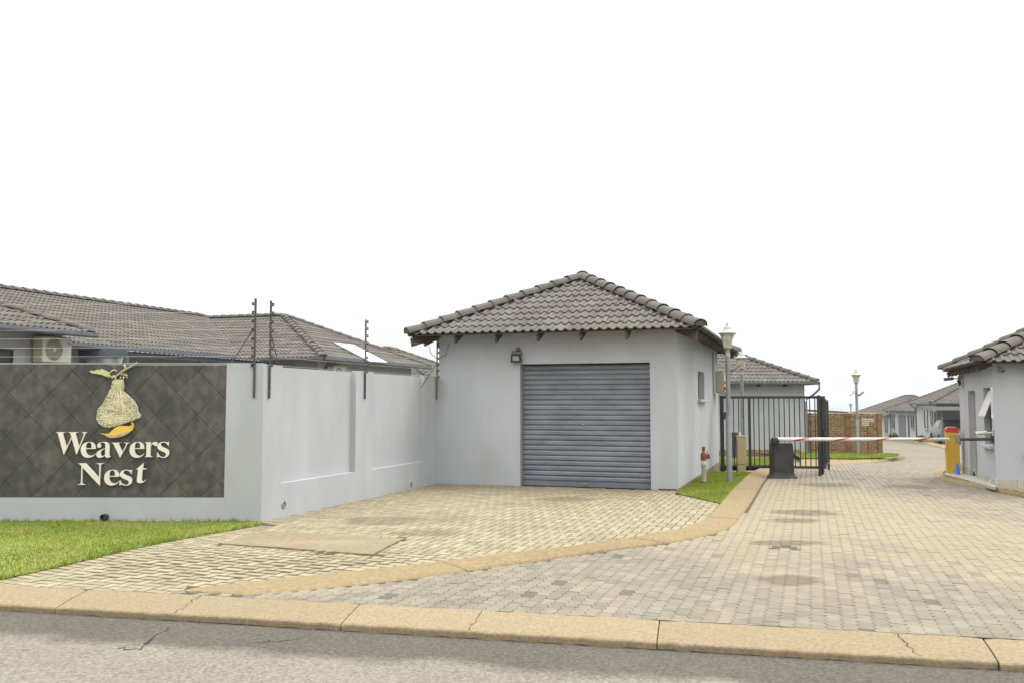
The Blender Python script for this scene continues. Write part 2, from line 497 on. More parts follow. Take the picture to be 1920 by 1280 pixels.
# far road: the paver courses too far away to tell apart
def far_paving():
    m = mat('far_paving', (.18, .162, .128), (.152, .138, .112), 1.2, .95, .2, 20, c3=(.205, .178, .125), s3=.25, lo3=.45, hi3=.65)
    N, L, p = nodes_of(m)
    src = p.inputs['Base Color'].links[0].from_socket
    geo = N.new('ShaderNodeNewGeometry')
    mp = N.new('ShaderNodeMapping'); mp.inputs['Rotation'].default_value = (0, 0, TH + math.pi / 2)
    L.new(geo.outputs['Position'], mp.inputs[0])
    b = N.new('ShaderNodeTexBrick'); b.inputs['Scale'].default_value = 1; b.inputs['Brick Width'].default_value = .225; b.inputs['Row Height'].default_value = .1125
    b.inputs['Mortar Size'].default_value = .006; b.inputs['Color1'].default_value = (1, 1, 1, 1); b.inputs['Color2'].default_value = (.88, .88, .88, 1); b.inputs['Mortar'].default_value = (.4, .4, .4, 1)
    L.new(mp.outputs[0], b.inputs['Vector'])
    x = N.new('ShaderNodeMix'); x.data_type = 'RGBA'; x.blend_type = 'MULTIPLY'; x.inputs[0].default_value = 1
    L.new(src, x.inputs[6]); L.new(b.outputs[0], x.inputs[7]); L.new(x.outputs[2], p.inputs['Base Color'])
    return m
M_FARP = far_paving()

# red spiral tape on the white boom
def boom_mat(y0):
    m = mat('boom_paint', (.62, .615, .60), (.58, .575, .56), 5, .4)
    N, L, p = nodes_of(m)
    src = p.inputs['Base Color'].links[0].from_socket
    tc = N.new('ShaderNodeTexCoord')
    sp = N.new('ShaderNodeSeparateXYZ'); L.new(tc.outputs['Object'], sp.inputs[0])
    at = N.new('ShaderNodeMath'); at.operation = 'ARCTAN2'; L.new(sp.outputs[2], at.inputs[0]); L.new(sp.outputs[1], at.inputs[1])
    a1 = N.new('ShaderNodeMath'); a1.operation = 'MULTIPLY'; a1.inputs[1].default_value = 1 / (2 * math.pi); L.new(at.outputs[0], a1.inputs[0])
    a2 = N.new('ShaderNodeMath'); a2.operation = 'MULTIPLY_ADD'; a2.inputs[1].default_value = 1 / .92
    L.new(sp.outputs[0], a2.inputs[0]); L.new(a1.outputs[0], a2.inputs[2])
    fr = N.new('ShaderNodeMath'); fr.operation = 'FRACT'; L.new(a2.outputs[0], fr.inputs[0])
    lt = N.new('ShaderNodeMath'); lt.operation = 'LESS_THAN'; lt.inputs[1].default_value = .2; L.new(fr.outputs[0], lt.inputs[0])
    x = N.new('ShaderNodeMix'); x.data_type = 'RGBA'; L.new(lt.outputs[0], x.inputs[0]); L.new(src, x.inputs[6]); x.inputs[7].default_value = (.50, .05, .04, 1)
    L.new(x.outputs[2], p.inputs['Base Color'])
    return m
M_BOOM = boom_mat(0)

# ================================================================== GROUND
from mathutils.geometry import delaunay_2d_cdt

def inside(poly, X, Y):
    """points in polygon, numpy"""
    X, Y = np.asarray(X), np.asarray(Y)
    r = np.zeros(X.shape, bool)
    n = len(poly)
    for i in range(n):
        x1, y1 = poly[i][0], poly[i][1]; x2, y2 = poly[(i + 1) % n][0], poly[(i + 1) % n][1]
        if y1 == y2:
            continue
        c = ((y1 > Y) != (y2 > Y)) & (X < (x2 - x1) * (Y - y1) / (y2 - y1) + x1)
        r ^= c
    return r

def edge_dist(poly, X, Y):
    d = np.full(np.asarray(X).shape, 1e9)
    for i in range(len(poly)):
        a = np.array(poly[i][:2]); b = np.array(poly[(i + 1) % len(poly)][:2])
        e = b - a; L2 = (e ** 2).sum() + 1e-12
        t = np.clip(((X - a[0]) * e[0] + (Y - a[1]) * e[1]) / L2, 0, 1)
        d = np.minimum(d, np.hypot(X - a[0] - t * e[0], Y - a[1] - t * e[1]))
    return d

def sheet(name, poly, zf, m, step=.6, off=0.0, parent=None, **props):
    P0 = [(float(p[0]), float(p[1])) for p in poly]
    P = []
    for a, b in zip(P0, P0[1:] + P0[:1]):               # long edges follow the ground too
        n = max(1, int(math.hypot(b[0] - a[0], b[1] - a[1]) / step))
        P += [(a[0] + (b[0] - a[0]) * k / n, a[1] + (b[1] - a[1]) * k / n) for k in range(n)]
    xs = [p[0] for p in P]; ys = [p[1] for p in P]
    gx, gy = np.meshgrid(np.arange(min(xs), max(xs), step), np.arange(min(ys), max(ys), step))
    gx, gy = gx.ravel(), gy.ravel()
    k = inside(P, gx, gy) & (edge_dist(P, gx, gy) > step * .3)
    co = [Vector(p) for p in P] + [Vector((a, b)) for a, b in zip(gx[k], gy[k])]
    n = len(P)
    r = delaunay_2d_cdt(co, [(i, (i + 1) % n) for i in range(n)], [list(range(n))], 1, 1e-5)
    me = bpy.data.meshes.new(name)
    me.from_pydata([(v.x, v.y, zf(v.x, v.y) + off) for v in r[0]], [], [f[:] if True else f for f in r[2]])
    bm = bmesh.new(); bm.from_mesh(me)
    bmesh.ops.recalc_face_normals(bm, faces=bm.faces)
    if bm.faces and sum(f.normal.z for f in bm.faces) < 0:
        bmesh.ops.reverse_faces(bm, faces=bm.faces)
    bm.to_mesh(me); bm.free()
    me.materials.append(m)
    return put(bpy.data.objects.new(name, me), parent, **props)

# terrain near and far -------------------------------------------------
def far_z(X, Y):
    z = slope(min(Y, 4500.0)) - .3
    if Y > 150:
        a = min(1, (Y - 150) / 900)
        z += a * 7 * (math.sin(X * .0021 + Y * .0013) + math.sin(X * .0047 - Y * .0031 + 1.3) * .6)
    if Y > 3800:
        t = smooth01((Y - 3800) / 5600)
        ridge = float(np.interp(X, [-9000, 2600, 3300, 3900, 4400, 5200, 9000], [-20, -14, -2, 22, 44, 40, 20]))
        ridge += 7 * math.sin(X * .004) + 4 * math.sin(X * .011 + 2)
        z = z * (1 - t) + ridge * t
    return z

def terrain(name, xs, ys, m):
    v = [(x, y, far_z(x, y)) for y in ys for x in xs]
    nx = len(xs)
    f = [(j * nx + i, j * nx + i + 1, (j + 1) * nx + i + 1, (j + 1) * nx + i) for j in range(len(ys) - 1) for i in range(nx - 1)]
    me = bpy.data.meshes.new(name)
    me.from_pydata(v, [], f)
    me.polygons.foreach_set('use_smooth', [True] * len(f))
    me.materials.append(m)
    return put(bpy.data.objects.new(name, me), kind='structure')

M_HILL = mat('far_land', (.10, .12, .045), (.22, .19, .11), .012, 1, detail=9, c3=(.42, .38, .33), s3=.03, lo3=.60, hi3=.66, lo=.4, hi=.62)
terrain('ground', list(np.linspace(-120, 160, 36)), [-40, -10, 0, 8, 14, 18.5, 26, 34, 48, 62, 79, 95, 108, 125, 140, 170, 200, 240], M_EARTH)
hx = list(np.linspace(-2500, 9000, 150))
hy = [239, 300, 400, 550, 750, 1000, 1400, 1900, 2500, 3200, 4000, 4800, 5600, 6400, 7200, 8000, 8800, 9500, 11000]
terrain('hills', hx, hy, M_HILL)

# the street ------------------------------------------------------------
STREET_Z = -.205
KO_A, KO_B = gz(0, 1135, flat(-.165)), gz(1880, 1245, flat(-.165))
def line_at(a, b, px):
    """point of the ground line a-b seen at photo column px"""
    k = (px - 960) / F
    # X = k * depth, with depth measured along the view axis
    def f(t):
        p = a + (b - a) * t
        dep = p.y * CP + (p.z - H) * SP
        return p.x - k * dep
    t0, t1 = -1.0, 2.5
    for _ in range(60):
        tm = (t0 + t1) / 2
        if (f(t0) < 0) == (f(tm) < 0): t0 = tm
        else: t1 = tm
    return a + (b - a) * ((t0 + t1) / 2)

ka_far, kb_far = KO_A + (KO_A - KO_B) * 3, KO_B + (KO_B - KO_A) * 3
street = sheet('street', [ka_far + kn * .1, kb_far + kn * .1, kb_far - kn * 12, ka_far - kn * 12], flat(STREET_Z), M_ASPH, 3.0, kind='structure')

def strip_crack(parent, pts, w):
    """an open crack in the asphalt, a thin wandering groove"""
    mb = MB()
    P = []
    for i in range(len(pts) - 1):
        a, b = pts[i], pts[i + 1]
        for k in range(5):
            q = a.lerp(b, k / 5); P.append(Vector((q.x + random.uniform(-.035, .035), q.y + random.uniform(-.06, .06), STREET_Z + .003)))
    for i in range(len(P) - 1):
        d = (P[i + 1] - P[i]); n = Vector((-d.y, d.x, 0)).normalized()
        w0 = w * random.uniform(.5, 1.4) ; w1 = w * random.uniform(.5, 1.4)
        mb.add([P[i] - n * w0, P[i] + n * w0, P[i + 1] + n * w1, P[i + 1] - n * w1], [(0, 3, 2, 1)])
    mb.build('crack', M_GROUT, parent)
strip_crack(street, [gz(322, 1172, flat(STREET_Z)), gz(290, 1198, flat(STREET_Z)), gz(262, 1213, flat(STREET_Z)), gz(215, 1217, flat(STREET_Z))], .006)
strip_crack(street, [gz(560, 1195, flat(STREET_Z)), gz(520, 1204, flat(STREET_Z)), gz(470, 1203, flat(STREET_Z))], .004)

# kerbs: each stone is a piece ------------------------------------------
def resample(pts, n):
    pts = [Vector(p) for p in pts]
    d = [0]
    for a, b in zip(pts, pts[1:]): d.append(d[-1] + (b - a).length)
    out = []
    for k in range(n + 1):
        t = d[-1] * k / n
        i = max(j for j in range(len(d) - 1) if d[j] <= t + 1e-9)
        s_ = (t - d[i]) / max(1e-9, d[i + 1] - d[i])
        out.append(pts[i].lerp(pts[i + 1], s_))
    return out

def smooth_line(pts, it=2):
    for _ in range(it):
        q = [pts[0]]
        for a, b in zip(pts, pts[1:]):
            q += [a.lerp(b, .25), a.lerp(b, .75)]
        pts = q + [pts[-1]]
    return pts

def kerb_run(name, inner, outer, prof, cuts, m, chip=.006, jw=.006, n=160, seed=1):
    """inner/outer edge lines; prof = (t, dz measured between the edges' own heights); cuts = stone limits 0..1"""
    rr = random.Random(seed)
    I, O = resample(inner, n), resample(outer, n)
    bed = MB()
    for k in range(n):
        a, b, c, d = I[k], I[k + 1], O[k + 1], O[k]
        z = min(a.z, d.z) - .035
        bed.add([(p.x, p.y, z) for p in (a, d, c, b)], [(0, 1, 2, 3)])
    ko = bed.build(name, M_GROUT, kind='structure')
    def at(L, t):
        x = t * n; i = min(n - 1, int(x)); return L[i].lerp(L[i + 1], x - i)
    length = sum((b - a).length for a, b in zip(O, O[1:]))
    for a, b in zip(cuts, cuts[1:]):
        g = jw / length
        t0, t1 = a + g * rr.uniform(.6, 1.5), b - g * rr.uniform(.6, 1.5)
        ns = max(6, int((t1 - t0) * length / .09))
        v, f = [], []
        wob = [rr.gauss(0, chip) for _ in range(ns + 1)]
        wob2 = [rr.gauss(0, chip * .7) for _ in range(ns + 1)]
        lift = rr.uniform(-.004, .004)
        for k in range(ns + 1):
            t = t0 + (t1 - t0) * k / ns
            p, q = at(I, t), at(O, t)
            for j, (s_, dz) in enumerate(prof):
                w = p.lerp(q, s_)
                if s_ >= .9: w += (q - p).normalized() * wob[k]
                if s_ <= .05: w -= (q - p).normalized() * wob2[k]
                endd = min(k, ns - k)
                v.append((w.x, w.y, w.z + dz + lift - (.006 if endd == 0 else 0)))
        np_ = len(prof)
        for k in range(ns):
            for j in range(np_ - 1):
                f.append((k * np_ + j, k * np_ + j + 1, (k + 1) * np_ + j + 1, (k + 1) * np_ + j))
        e = ns * np_
        f.append(tuple(range(np_ - 1, -1, -1))); f.append(tuple(range(e, e + np_)))
        mb = MB(); mb.add(v, f, False)
        mb.build('kerb_stone', m, ko)
    return ko

KI_A, KI_B = line_at(KA, KB, -420), line_at(KA, KB, 2260)
def foot(p):
    e = (KO_B - KO_A).normalized(); return KO_A + e * (p - KO_A).dot(e)
KO_a, KO_b = foot(KI_A), foot(KI_B)
def cut_at(px):
    p = line_at(KA, KB, px); return (p - KI_A).length / (KI_B - KI_A).length
cuts = [0, cut_at(165), cut_at(675), cut_at(1237), cut_at(1843), 1]
STREET_KERB = kerb_run('street_kerb', [KI_A, KI_B], [KO_a, KO_b],
         [(0, -.05), (0, -.004), (.02, .002), (.45, .012), (.90, .014), (.965, .013), (.99, .006), (.997, -.004), (.992, -.06)],
         cuts, M_KERB, chip=.006, jw=.006, seed=3)

def kerb_crack(ko, px):
    a = line_at(KA, KB, px); b = foot(a)
    mb = MB(); n = 14; P = []
    for k in range(n + 1):
        t = .03 + .92 * k / n; q = a.lerp(b, t); dz = float(np.interp(t, [0, .45, .9, 1], [.003, .013, .0155, .012]))
        q = q + kd * (random.gauss(0, .012) + .10 * t * (1 if px > 1000 else -.2)); q.z += dz + .0035; P.append(q)
    for p, q in zip(P, P[1:]):
        w = kd * random.uniform(.0015, .005)
        mb.add([p - w, p + w, q + w, q - w], [(0, 1, 2, 3)])
    mb.build('crack', M_GROUT, ko)
for k_ in (1675, 905, 380): kerb_crack(STREET_KERB, k_)

in_px = [(345, 1107), (400, 1098), (550, 1083), (745, 1063), (900, 1043), (980, 1034), (1100, 1020), (1200, 1005), (1285, 991), (1327, 972), (1350, 946), (1375, 915), (1395, 896), (1410, 884), (1428, 876), (1440, 870)]
out_px = [(352, 1110), (480, 1115), (570, 1105), (770, 1085), (900, 1066), (1020, 1050), (1100, 1038), (1200, 1025), (1310, 1009), (1372, 990), (1391, 966), (1412, 935), (1431, 903), (1444, 887), (1458, 877), (1468, 870)]
IN_K = smooth_line([gz(x, y, z_apron) for x, y in in_px], 2)
OUT_K = smooth_line([gz(x, y, z_road) for x, y in out_px], 2)
kerb_run('apron_kerb', IN_K, OUT_K, [(0, -.04), (0, .010), (.06, .016), (.5, .016), (.88, .014), (.96, .006), (1.0, -.004), (1.0, -.04)],
         [0, .115, .235, .345, .45, .55, .64, .72, .79, .855, .92, 1], M_KERB2, chip=.004, n=220, seed=5)

# the paved road --------------------------------------------------------
road_edge = [line_at(KA, KB, 352)] + OUT_K
ROAD_POLY = [(p.x, p.y) for p in OUT_K] + [(6.9, 22.6), (7.4, 27), (10, 30), (24, 30), (24, 5.0), (KB.x + 4 * kd.x, KB.y + 4 * kd.y), (KI_A.x + 3.4 * kd.x, KI_A.y + 3.4 * kd.y)]
dw = sheet('driveway', [(KI_A.x, KI_A.y), (KI_B.x, KI_B.y), (70, 4), (70, 122), (-3, 122), (-12, 12)], z_road, M_FARP, 4.0, -.03, kind='structure')
bed = sheet('paver_bed', ROAD_POLY, z_road, M_BEDR, .8, -.005, parent=dw)

def ring_template(out, inset, drop):
    """paver: top polygon, chamfered skirt"""
    o = np.array(out); c = o.mean(0)
    n = len(o)
    # inset along edge normals
    nxt, prv = np.roll(o, -1, 0), np.roll(o, 1, 0)
    e1, e0 = nxt - o, o - prv
    n1 = np.stack([-e1[:, 1], e1[:, 0]], 1); n1 /= np.linalg.norm(n1, axis=1)[:, None]
    n0 = np.stack([-e0[:, 1], e0[:, 0]], 1); n0 /= np.linalg.norm(n0, axis=1)[:, None]
    bis = n1 + n0
    bis /= np.maximum(.3, (bis * n1).sum(1))[:, None]
    t = o + bis * inset
    v = np.zeros((2 * n, 3)); v[:n, :2] = t; v[n:, :2] = o; v[n:, 2] = -drop
    top = np.arange(n)[None]
    k = np.arange(n)
    side = np.stack([k, n + k, n + (k + 1) % n, (k + 1) % n], 1)
    return v, top, side

def cut_outline(poly, lines):
    """keeps the part of a small polygon on the inner side of every line (point, inward normal)"""
    for (ax, ay), (nx, ny) in lines:
        out = []
        for i in range(len(poly)):
            a, b = poly[i], poly[(i + 1) % len(poly)]
            da = (a[0] - ax) * nx + (a[1] - ay) * ny; db = (b[0] - ax) * nx + (b[1] - ay) * ny
            if da >= 0: out.append(a)
            if (da >= 0) != (db >= 0):
                t = da / (da - db); out.append((a[0] + (b[0] - a[0]) * t, a[1] + (b[1] - a[1]) * t))
        poly = out
        if len(poly) < 3: return []
    return poly

def poly_lines(poly, gap, flip=False):
    """the edges of an outline as cutting lines, set gap inside it"""
    A = sum(poly[i][0] * poly[(i + 1) % len(poly)][1] - poly[(i + 1) % len(poly)][0] * poly[i][1] for i in range(len(poly)))
    sg = (1 if A > 0 else -1) * (-1 if flip else 1)
    out = []
    for i in range(len(poly)):
        a, b = poly[i], poly[(i + 1) % len(poly)]
        dx, dy = b[0] - a[0], b[1] - a[1]; L = math.hypot(dx, dy)
        if L < 1e-6: continue
        nx, ny = -dy / L * sg, dx / L * sg
        out.append(((a[0] + nx * gap, a[1] + ny * gap), (nx, ny), a, b))
    return out

def lay_cut(parent, outline, pts, ang, zf, m, lines, inset, drop, reach=.13, name='paver'):
    """pavers cut to fit an edge: those within reach of one of the lines"""
    rest = []
    V, F = [], []
    for i in range(len(pts)):
        x, y = pts[i]
        near = []
        for (p, n, a, b) in lines:
            ex, ey = b[0] - a[0], b[1] - a[1]; L2 = ex * ex + ey * ey
            t = min(1, max(0, ((x - a[0]) * ex + (y - a[1]) * ey) / L2))
            if (x - a[0] - t * ex) ** 2 + (y - a[1] - t * ey) ** 2 < reach * reach: near.append((p, n))
        if not near:
            rest.append(i); continue
        c, s_ = math.cos(ang[i]), math.sin(ang[i])
        pol = [(x + q[0] * c - q[1] * s_, y + q[0] * s_ + q[1] * c) for q in outline]
        cutp = cut_outline(pol, near)
        if len(cutp) < 3: continue
        A = abs(sum(cutp[k][0] * cutp[(k + 1) % len(cutp)][1] - cutp[(k + 1) % len(cutp)][0] * cutp[k][1] for k in range(len(cutp)))) / 2
        if A < .0012: continue
        b_ = len(V); n_ = len(cutp); cx = sum(q[0] for q in cutp) / n_; cy = sum(q[1] for q in cutp) / n_
        dz = random.gauss(0, .0012)
        for q in cutp:
            L = math.hypot(q[0] - cx, q[1] - cy) or 1
            V.append((q[0] + (cx - q[0]) / L * inset, q[1] + (cy - q[1]) / L * inset, zf(q[0], q[1]) + dz))
        for q in cutp: V.append((q[0], q[1], zf(q[0], q[1]) + dz - drop))
        F.append(tuple(b_ + k for k in range(n_)))
        for k in range(n_): F.append((b_ + k, b_ + n_ + k, b_ + n_ + (k + 1) % n_, b_ + (k + 1) % n_))
    if V:
        me = bpy.data.meshes.new('cut_pavers'); me.from_pydata(V, [], F); me.materials.append(m)
        put(bpy.data.objects.new('cut_pavers', me), parent, kind='stuff')
    return np.array(rest, int)

def lay(parent, tmpl, pts, ang, zf, m, nobj, jit=.0012, tilt=.004, name='paver', view=True):
    """pts (N,2) centres, ang (N,) turns: the nobj that show largest become pieces, the rest one mesh"""
    v, top, side = tmpl
    pts = np.asarray(pts); ang = np.asarray(ang)
    zz = np.array([zf(a, b) for a, b in pts]) + rng.normal(0, jit, len(pts))
    # foreshortened size in the picture falls with the cube of the distance
    dep = pts[:, 1]
    px = 960 + F * pts[:, 0] / dep
    score = dep + np.where((px < -10) | (px > 1930), 1000, 0)
    order = np.argsort(score)
    tx, ty = rng.normal(0, tilt, len(pts)), rng.normal(0, tilt, len(pts))
    me = np_mesh(name, v, [top, side], m)
    for i in order[:nobj]:
        Mx = Matrix.Translation((pts[i, 0], pts[i, 1], zz[i])) @ Matrix.Rotation(ang[i], 4, 'Z') @ Matrix.Rotation(tx[i], 4, 'X') @ Matrix.Rotation(ty[i], 4, 'Y')
        put(bpy.data.objects.new(name, me), parent, Mx)
    rest = order[nobj:]
    if len(rest):
        c, s_ = np.cos(ang[rest])[:, None], np.sin(ang[rest])[:, None]
        X = v[None, :, 0] * c - v[None, :, 1] * s_ + pts[rest, 0][:, None]
        Y = v[None, :, 0] * s_ + v[None, :, 1] * c + pts[rest, 1][:, None]
        Z = v[None, :, 2] + zz[rest][:, None] + v[None, :, 1] * tx[rest][:, None] - v[None, :, 0] * ty[rest][:, None]
        V = np.stack([X, Y, Z], 2).reshape(-1, 3)
        off = (np.arange(len(rest)) * len(v))[:, None, None]
        put(bpy.data.objects.new('more_pavers', np_mesh('more_pavers', V, [(top[None] + off).reshape(-1, top.shape[1]), (side[None] + off).reshape(-1, 4)], m)), parent, kind='stuff')

PL, PW, ZA, GAP = .228, .114, .0135, .0017
ys_ = [-PL / 2, -3 * PL / 8, -PL / 8, PL / 8, 3 * PL / 8, PL / 2]
zg = [0, ZA, -ZA, ZA, -ZA, 0]
outl = [(PW / 2 - GAP + z, max(-PL / 2 + GAP, min(PL / 2 - GAP, y))) for y, z in zip(ys_, zg)] + \
       [(-PW / 2 + GAP + z, max(-PL / 2 + GAP, min(PL / 2 - GAP, y))) for y, z in list(zip(ys_, zg))[::-1]]
T_ZIG = ring_template(outl, .0012, .006)
cc, rr_ = np.meshgrid(np.arange(-110, 260), np.arange(0, 190))
lu = cc.ravel() * PW - 5.0
lv = rr_.ravel() * PL + (cc.ravel() % 2) * PL / 2 + 2
X, Y = lu * UX + lv * VX, lu * UY + lv * VY
GUARD_ISLAND_PX = [(1752, 893), (1775, 902), (1850, 917), (1920, 931), (2050, 952), (2050, 860), (1790, 868)]
ISL = [gz(x, y, z_road) for x, y in GUARD_ISLAND_PX]
keep = (inside(ROAD_POLY, X, Y) | (np.abs([kdist(a, b) for a, b in zip(X, Y)]) < .1) & (X > OUT_K[3].x)) & (Y < 30) & (X < .585 * Y + 1.0) & ~inside(ISL, X, Y) & (np.array([kdist(a, b) for a, b in zip(X, Y)]) > -.11)
# drain grate leaves a gap in the paving
gr = gz(1471, 1025, z_road)
keep &= ~((np.abs((X - gr.x) * UX + (Y - gr.y) * UY) < .17) & (np.abs((X - gr.x) * VX + (Y - gr.y) * VY) < .12))
PR = np.stack([X[keep], Y[keep]], 1); AR = np.full(len(PR), -TH)
kl = [((KA.x + kn.x * .006, KA.y + kn.y * .006), (kn.x, kn.y), (KI_A.x, KI_A.y), (KI_B.x, KI_B.y))]
r_ = lay_cut(dw, outl, PR, AR, z_road, M_PAVR, kl, .0012, .006)
lay(dw, T_ZIG, PR[r_], AR[r_], z_road, M_PAVR, 300)

# the garage apron ------------------------------------------------------
WA, WB, WC = uv(-7.03, 10.42), uv(-7.03, 16.42), uv(-2.31, 16.42)
lawn_in, lawn_out = gz(487, 984, z_apron), gz(0, 1086, z_apron)
ld = (lawn_out - lawn_in); ld.z = 0; ld.normalize()
lawn_end = lawn_in + ld * 9
lawn_n = Vector((ld.y, -ld.x, 0))
if lawn_n.x < 0: lawn_n = -lawn_n            # towards the apron
kerb_far = line_at(KA, KB, -380)
APRON = [lawn_in, WA, WB, WC, gz(1268, 925, z_apron), gz(1352, 944, z_apron)]
APRON = [(p.x, p.y) for p in APRON] + [(p.x, p.y) for p in IN_K[::-1] if p.y < gz(1352, 944, z_apron).y] + [(p.x, p.y) for p in (line_at(KA, KB, 340), kerb_far, lawn_end)]
ap = sheet('apron', APRON, z_apron, M_BEDA, .25, -.0045, kind='structure')
CW = .1065
ii, jj = np.meshgrid(np.arange(-120, 80), np.arange(0, 140))
ii, jj = ii.ravel(), jj.ravel()
k0, k3 = (ii - jj) % 4 == 0, (ii - jj) % 4 == 3
cu_ = np.concatenate([(ii[k0] + 1) * CW, (ii[k3] + .5) * CW]) - 3.0
cv_ = np.concatenate([(jj[k0] + .5) * CW, (jj[k3] + 1) * CW]) + 5.0
an_ = np.concatenate([np.full(k0.sum(), -TH), np.full(k3.sum(), -TH + math.pi / 2)])
X, Y = cu_ * UX + cv_ * VX, cu_ * UY + cv_ * VY
SLAB = [gz(x, y, z_apron) for x, y in ((412, 1020), (500, 997), (757, 1010), (700, 1041), (648, 1037))]
SLABP = [(p.x, p.y) for p in SLAB]
dl = (X - lawn_in.x) * lawn_n.x + (Y - lawn_in.y) * lawn_n.y
keep = (inside(APRON, X, Y) | (edge_dist(APRON, X, Y) < .1)) & ~(inside(SLABP, X, Y) & (edge_dist(SLABP, X, Y) > .1))
near_lawn = ((X - lawn_in.x) * ld.x + (Y - lawn_in.y) * ld.y) > -.1
keep &= ~(near_lawn & (dl < .13))
T_RECT = ring_template([(-.0985, -.0455), (.0985, -.0455), (.0985, .0455), (-.0985, .0455)], .002, .006)
P1 = np.stack([X[keep], Y[keep]], 1); A1 = an_[keep]
s1_ = lawn_in + lawn_n * .222; s2_ = lawn_end + lawn_n * .222
cl = poly_lines(APRON, .004) + poly_lines(SLABP, .006, True) + [((s1_.x, s1_.y), (lawn_n.x, lawn_n.y), (s1_.x, s1_.y), (s2_.x, s2_.y))]
rect_o = [(-.0985, -.0455), (.0985, -.0455), (.0985, .0455), (-.0985, .0455)]
r_ = lay_cut(ap, rect_o, P1, A1, z_apron, M_PAVA, cl, .003, .006)
P1, A1 = P1[r_], A1[r_]
# soldier course along the lawn
ns = int(7.5 / .106)
sp_ = [lawn_in + ld * (.05 + .106 * k) + lawn_n * .115 for k in range(ns)]
sp_ = [p for p in sp_ if kdist(p.x, p.y) > .02]
P1 = np.concatenate([P1, np.array([(p.x, p.y) for p in sp_])]); A1 = np.concatenate([A1, np.full(len(sp_), math.atan2(lawn_n.y, lawn_n.x))])
lay(ap, T_RECT, P1, A1, z_apron, M_PAVA, 300, jit=.0006, tilt=.003)

# cracked concrete cover slab in the apron
def outline_slab(name, label, cat, pts, zf, h, m, loc):
    t = thing(name, label, cat, loc)
    mb = MB()
    n = len(pts)
    a = [(p.x, p.y, zf(p.x, p.y) - .03) for p in pts]; b = [(p.x, p.y, zf(p.x, p.y) + h) for p in pts]
    mb.add(a + b, [tuple(range(n, 2 * n))] + [(i, (i + 1) % n, n + (i + 1) % n, n + i) for i in range(n)])
    mb.build('slab', m, t, bevel=.006)
    return t
pp = []
for a, b in zip(SLAB, SLAB[1:] + SLAB[:1]):
    for k in range(8):
        q = a.lerp(b, k / 8); pp.append(Vector((q.x + random.gauss(0, .008), q.y + random.gauss(0, .008), 0)))
slab_t = outline_slab('cover_slab', 'tan concrete cover slab with a broken front edge set in the pale paving', 'concrete slab', pp, z_apron, .018, M_SLAB, SLAB[0])
for px, py, s_ in ((600, 1035, .05), (618, 1036, .06)):
    q = gz(px, py, z_apron)
    mb = MB(frame(random.uniform(-40, 40), q.x, q.y - .03, q.z))
    mb.prism([(-s_, 0), (-s_ * .4, .03), (s_ * .5, .026), (s_, 0)], -.05, .05)
    mb.build('broken_edge', M_SLAB, slab_t)

# drain grate in the road
t = thing('drain_grate', 'small dark slotted drain grate set in the grey road pavers', 'drain grate', (gr.x, gr.y, gr.z - .01))
mb = MB(frame(18.5, gr.x, gr.y, gr.z - .012))
mb.box(-.165, .165, -.115, -.095, 0, .014); mb.box(-.165, .165, .095, .115, 0, .014); mb.box(-.165, -.14, -.095, .095, 0, .014); mb.box(.14, .165, -.095, .095, 0, .014)
mb.build('frame', M_SLAB, t)
for k in range(7):
    mb = MB(frame(18.5, gr.x, gr.y, gr.z - .010)); x = -.12 + k * .04
    mb.box(x - .012, x + .012, -.095, .095, 0, .010); mb.build('bar', M_BLACK, t)

# lawns -----------------------------------------------------------------
def lawn(poly, zf, n, h, label, lift=.004, wid=.004):
    P = [(p[0], p[1]) for p in poly]
    s_ = sheet('lawn', P, zf, M_SOIL, .5, lift, kind='structure')
    xs = [p[0] for p in P]; ys = [p[1] for p in P]
    X = rng.uniform(min(xs), max(xs), n * 3); Y = rng.uniform(min(ys), max(ys), n * 3)
    k = np.flatnonzero(inside(P, X, Y))[:n]
    X, Y = X[k], Y[k]; m_ = len(X)
    Z = np.array([zf(a, b) for a, b in zip(X, Y)]) + lift
    a = rng.uniform(0, 2 * np.pi, m_); hh = h * rng.uniform(.5, 1.3, m_)
    hh *= 1 + .35 * np.sin(X * 2.1 + 1) * np.sin(Y * 1.7)
    la = rng.uniform(0, 2 * np.pi, m_); ln = hh * rng.uniform(.1, .8, m_)
    w = wid * rng.uniform(.7, 1.4, m_)
    v = np.zeros((m_, 3, 3))
    v[:, 0] = np.stack([X - np.cos(a) * w, Y - np.sin(a) * w, Z], 1)
    v[:, 1] = np.stack([X + np.cos(a) * w, Y + np.sin(a) * w, Z], 1)
    v[:, 2] = np.stack([X + np.cos(la) * ln, Y + np.sin(la) * ln, Z + hh], 1)
    put(bpy.data.objects.new('grass', np_mesh('grass', v.reshape(-1, 3), [np.arange(3 * m_).reshape(-1, 3)], M_GRASS)), None,
        kind='stuff', label=label, category='grass')

def tufts(pts, zf, label):
    V = []
    for p in pts:
        for _ in range(9):
            a = random.uniform(0, 6.28); h_ = random.uniform(.035, .085); x, y = p[0] + random.gauss(0, .012), p[1] + random.gauss(0, .012)
            w = .0035; z = zf(x, y); q = random.uniform(.2, .9) * h_; b = random.uniform(0, 6.28)
            V += [(x - math.cos(a) * w, y - math.sin(a) * w, z), (x + math.cos(a) * w, y + math.sin(a) * w, z), (x + math.cos(b) * q, y + math.sin(b) * q, z + h_)]
    put(bpy.data.objects.new('grass', np_mesh('grass', np.array(V), [np.arange(len(V)).reshape(-1, 3)], M_GRASS)), None, kind='stuff', label=label, category='grass')

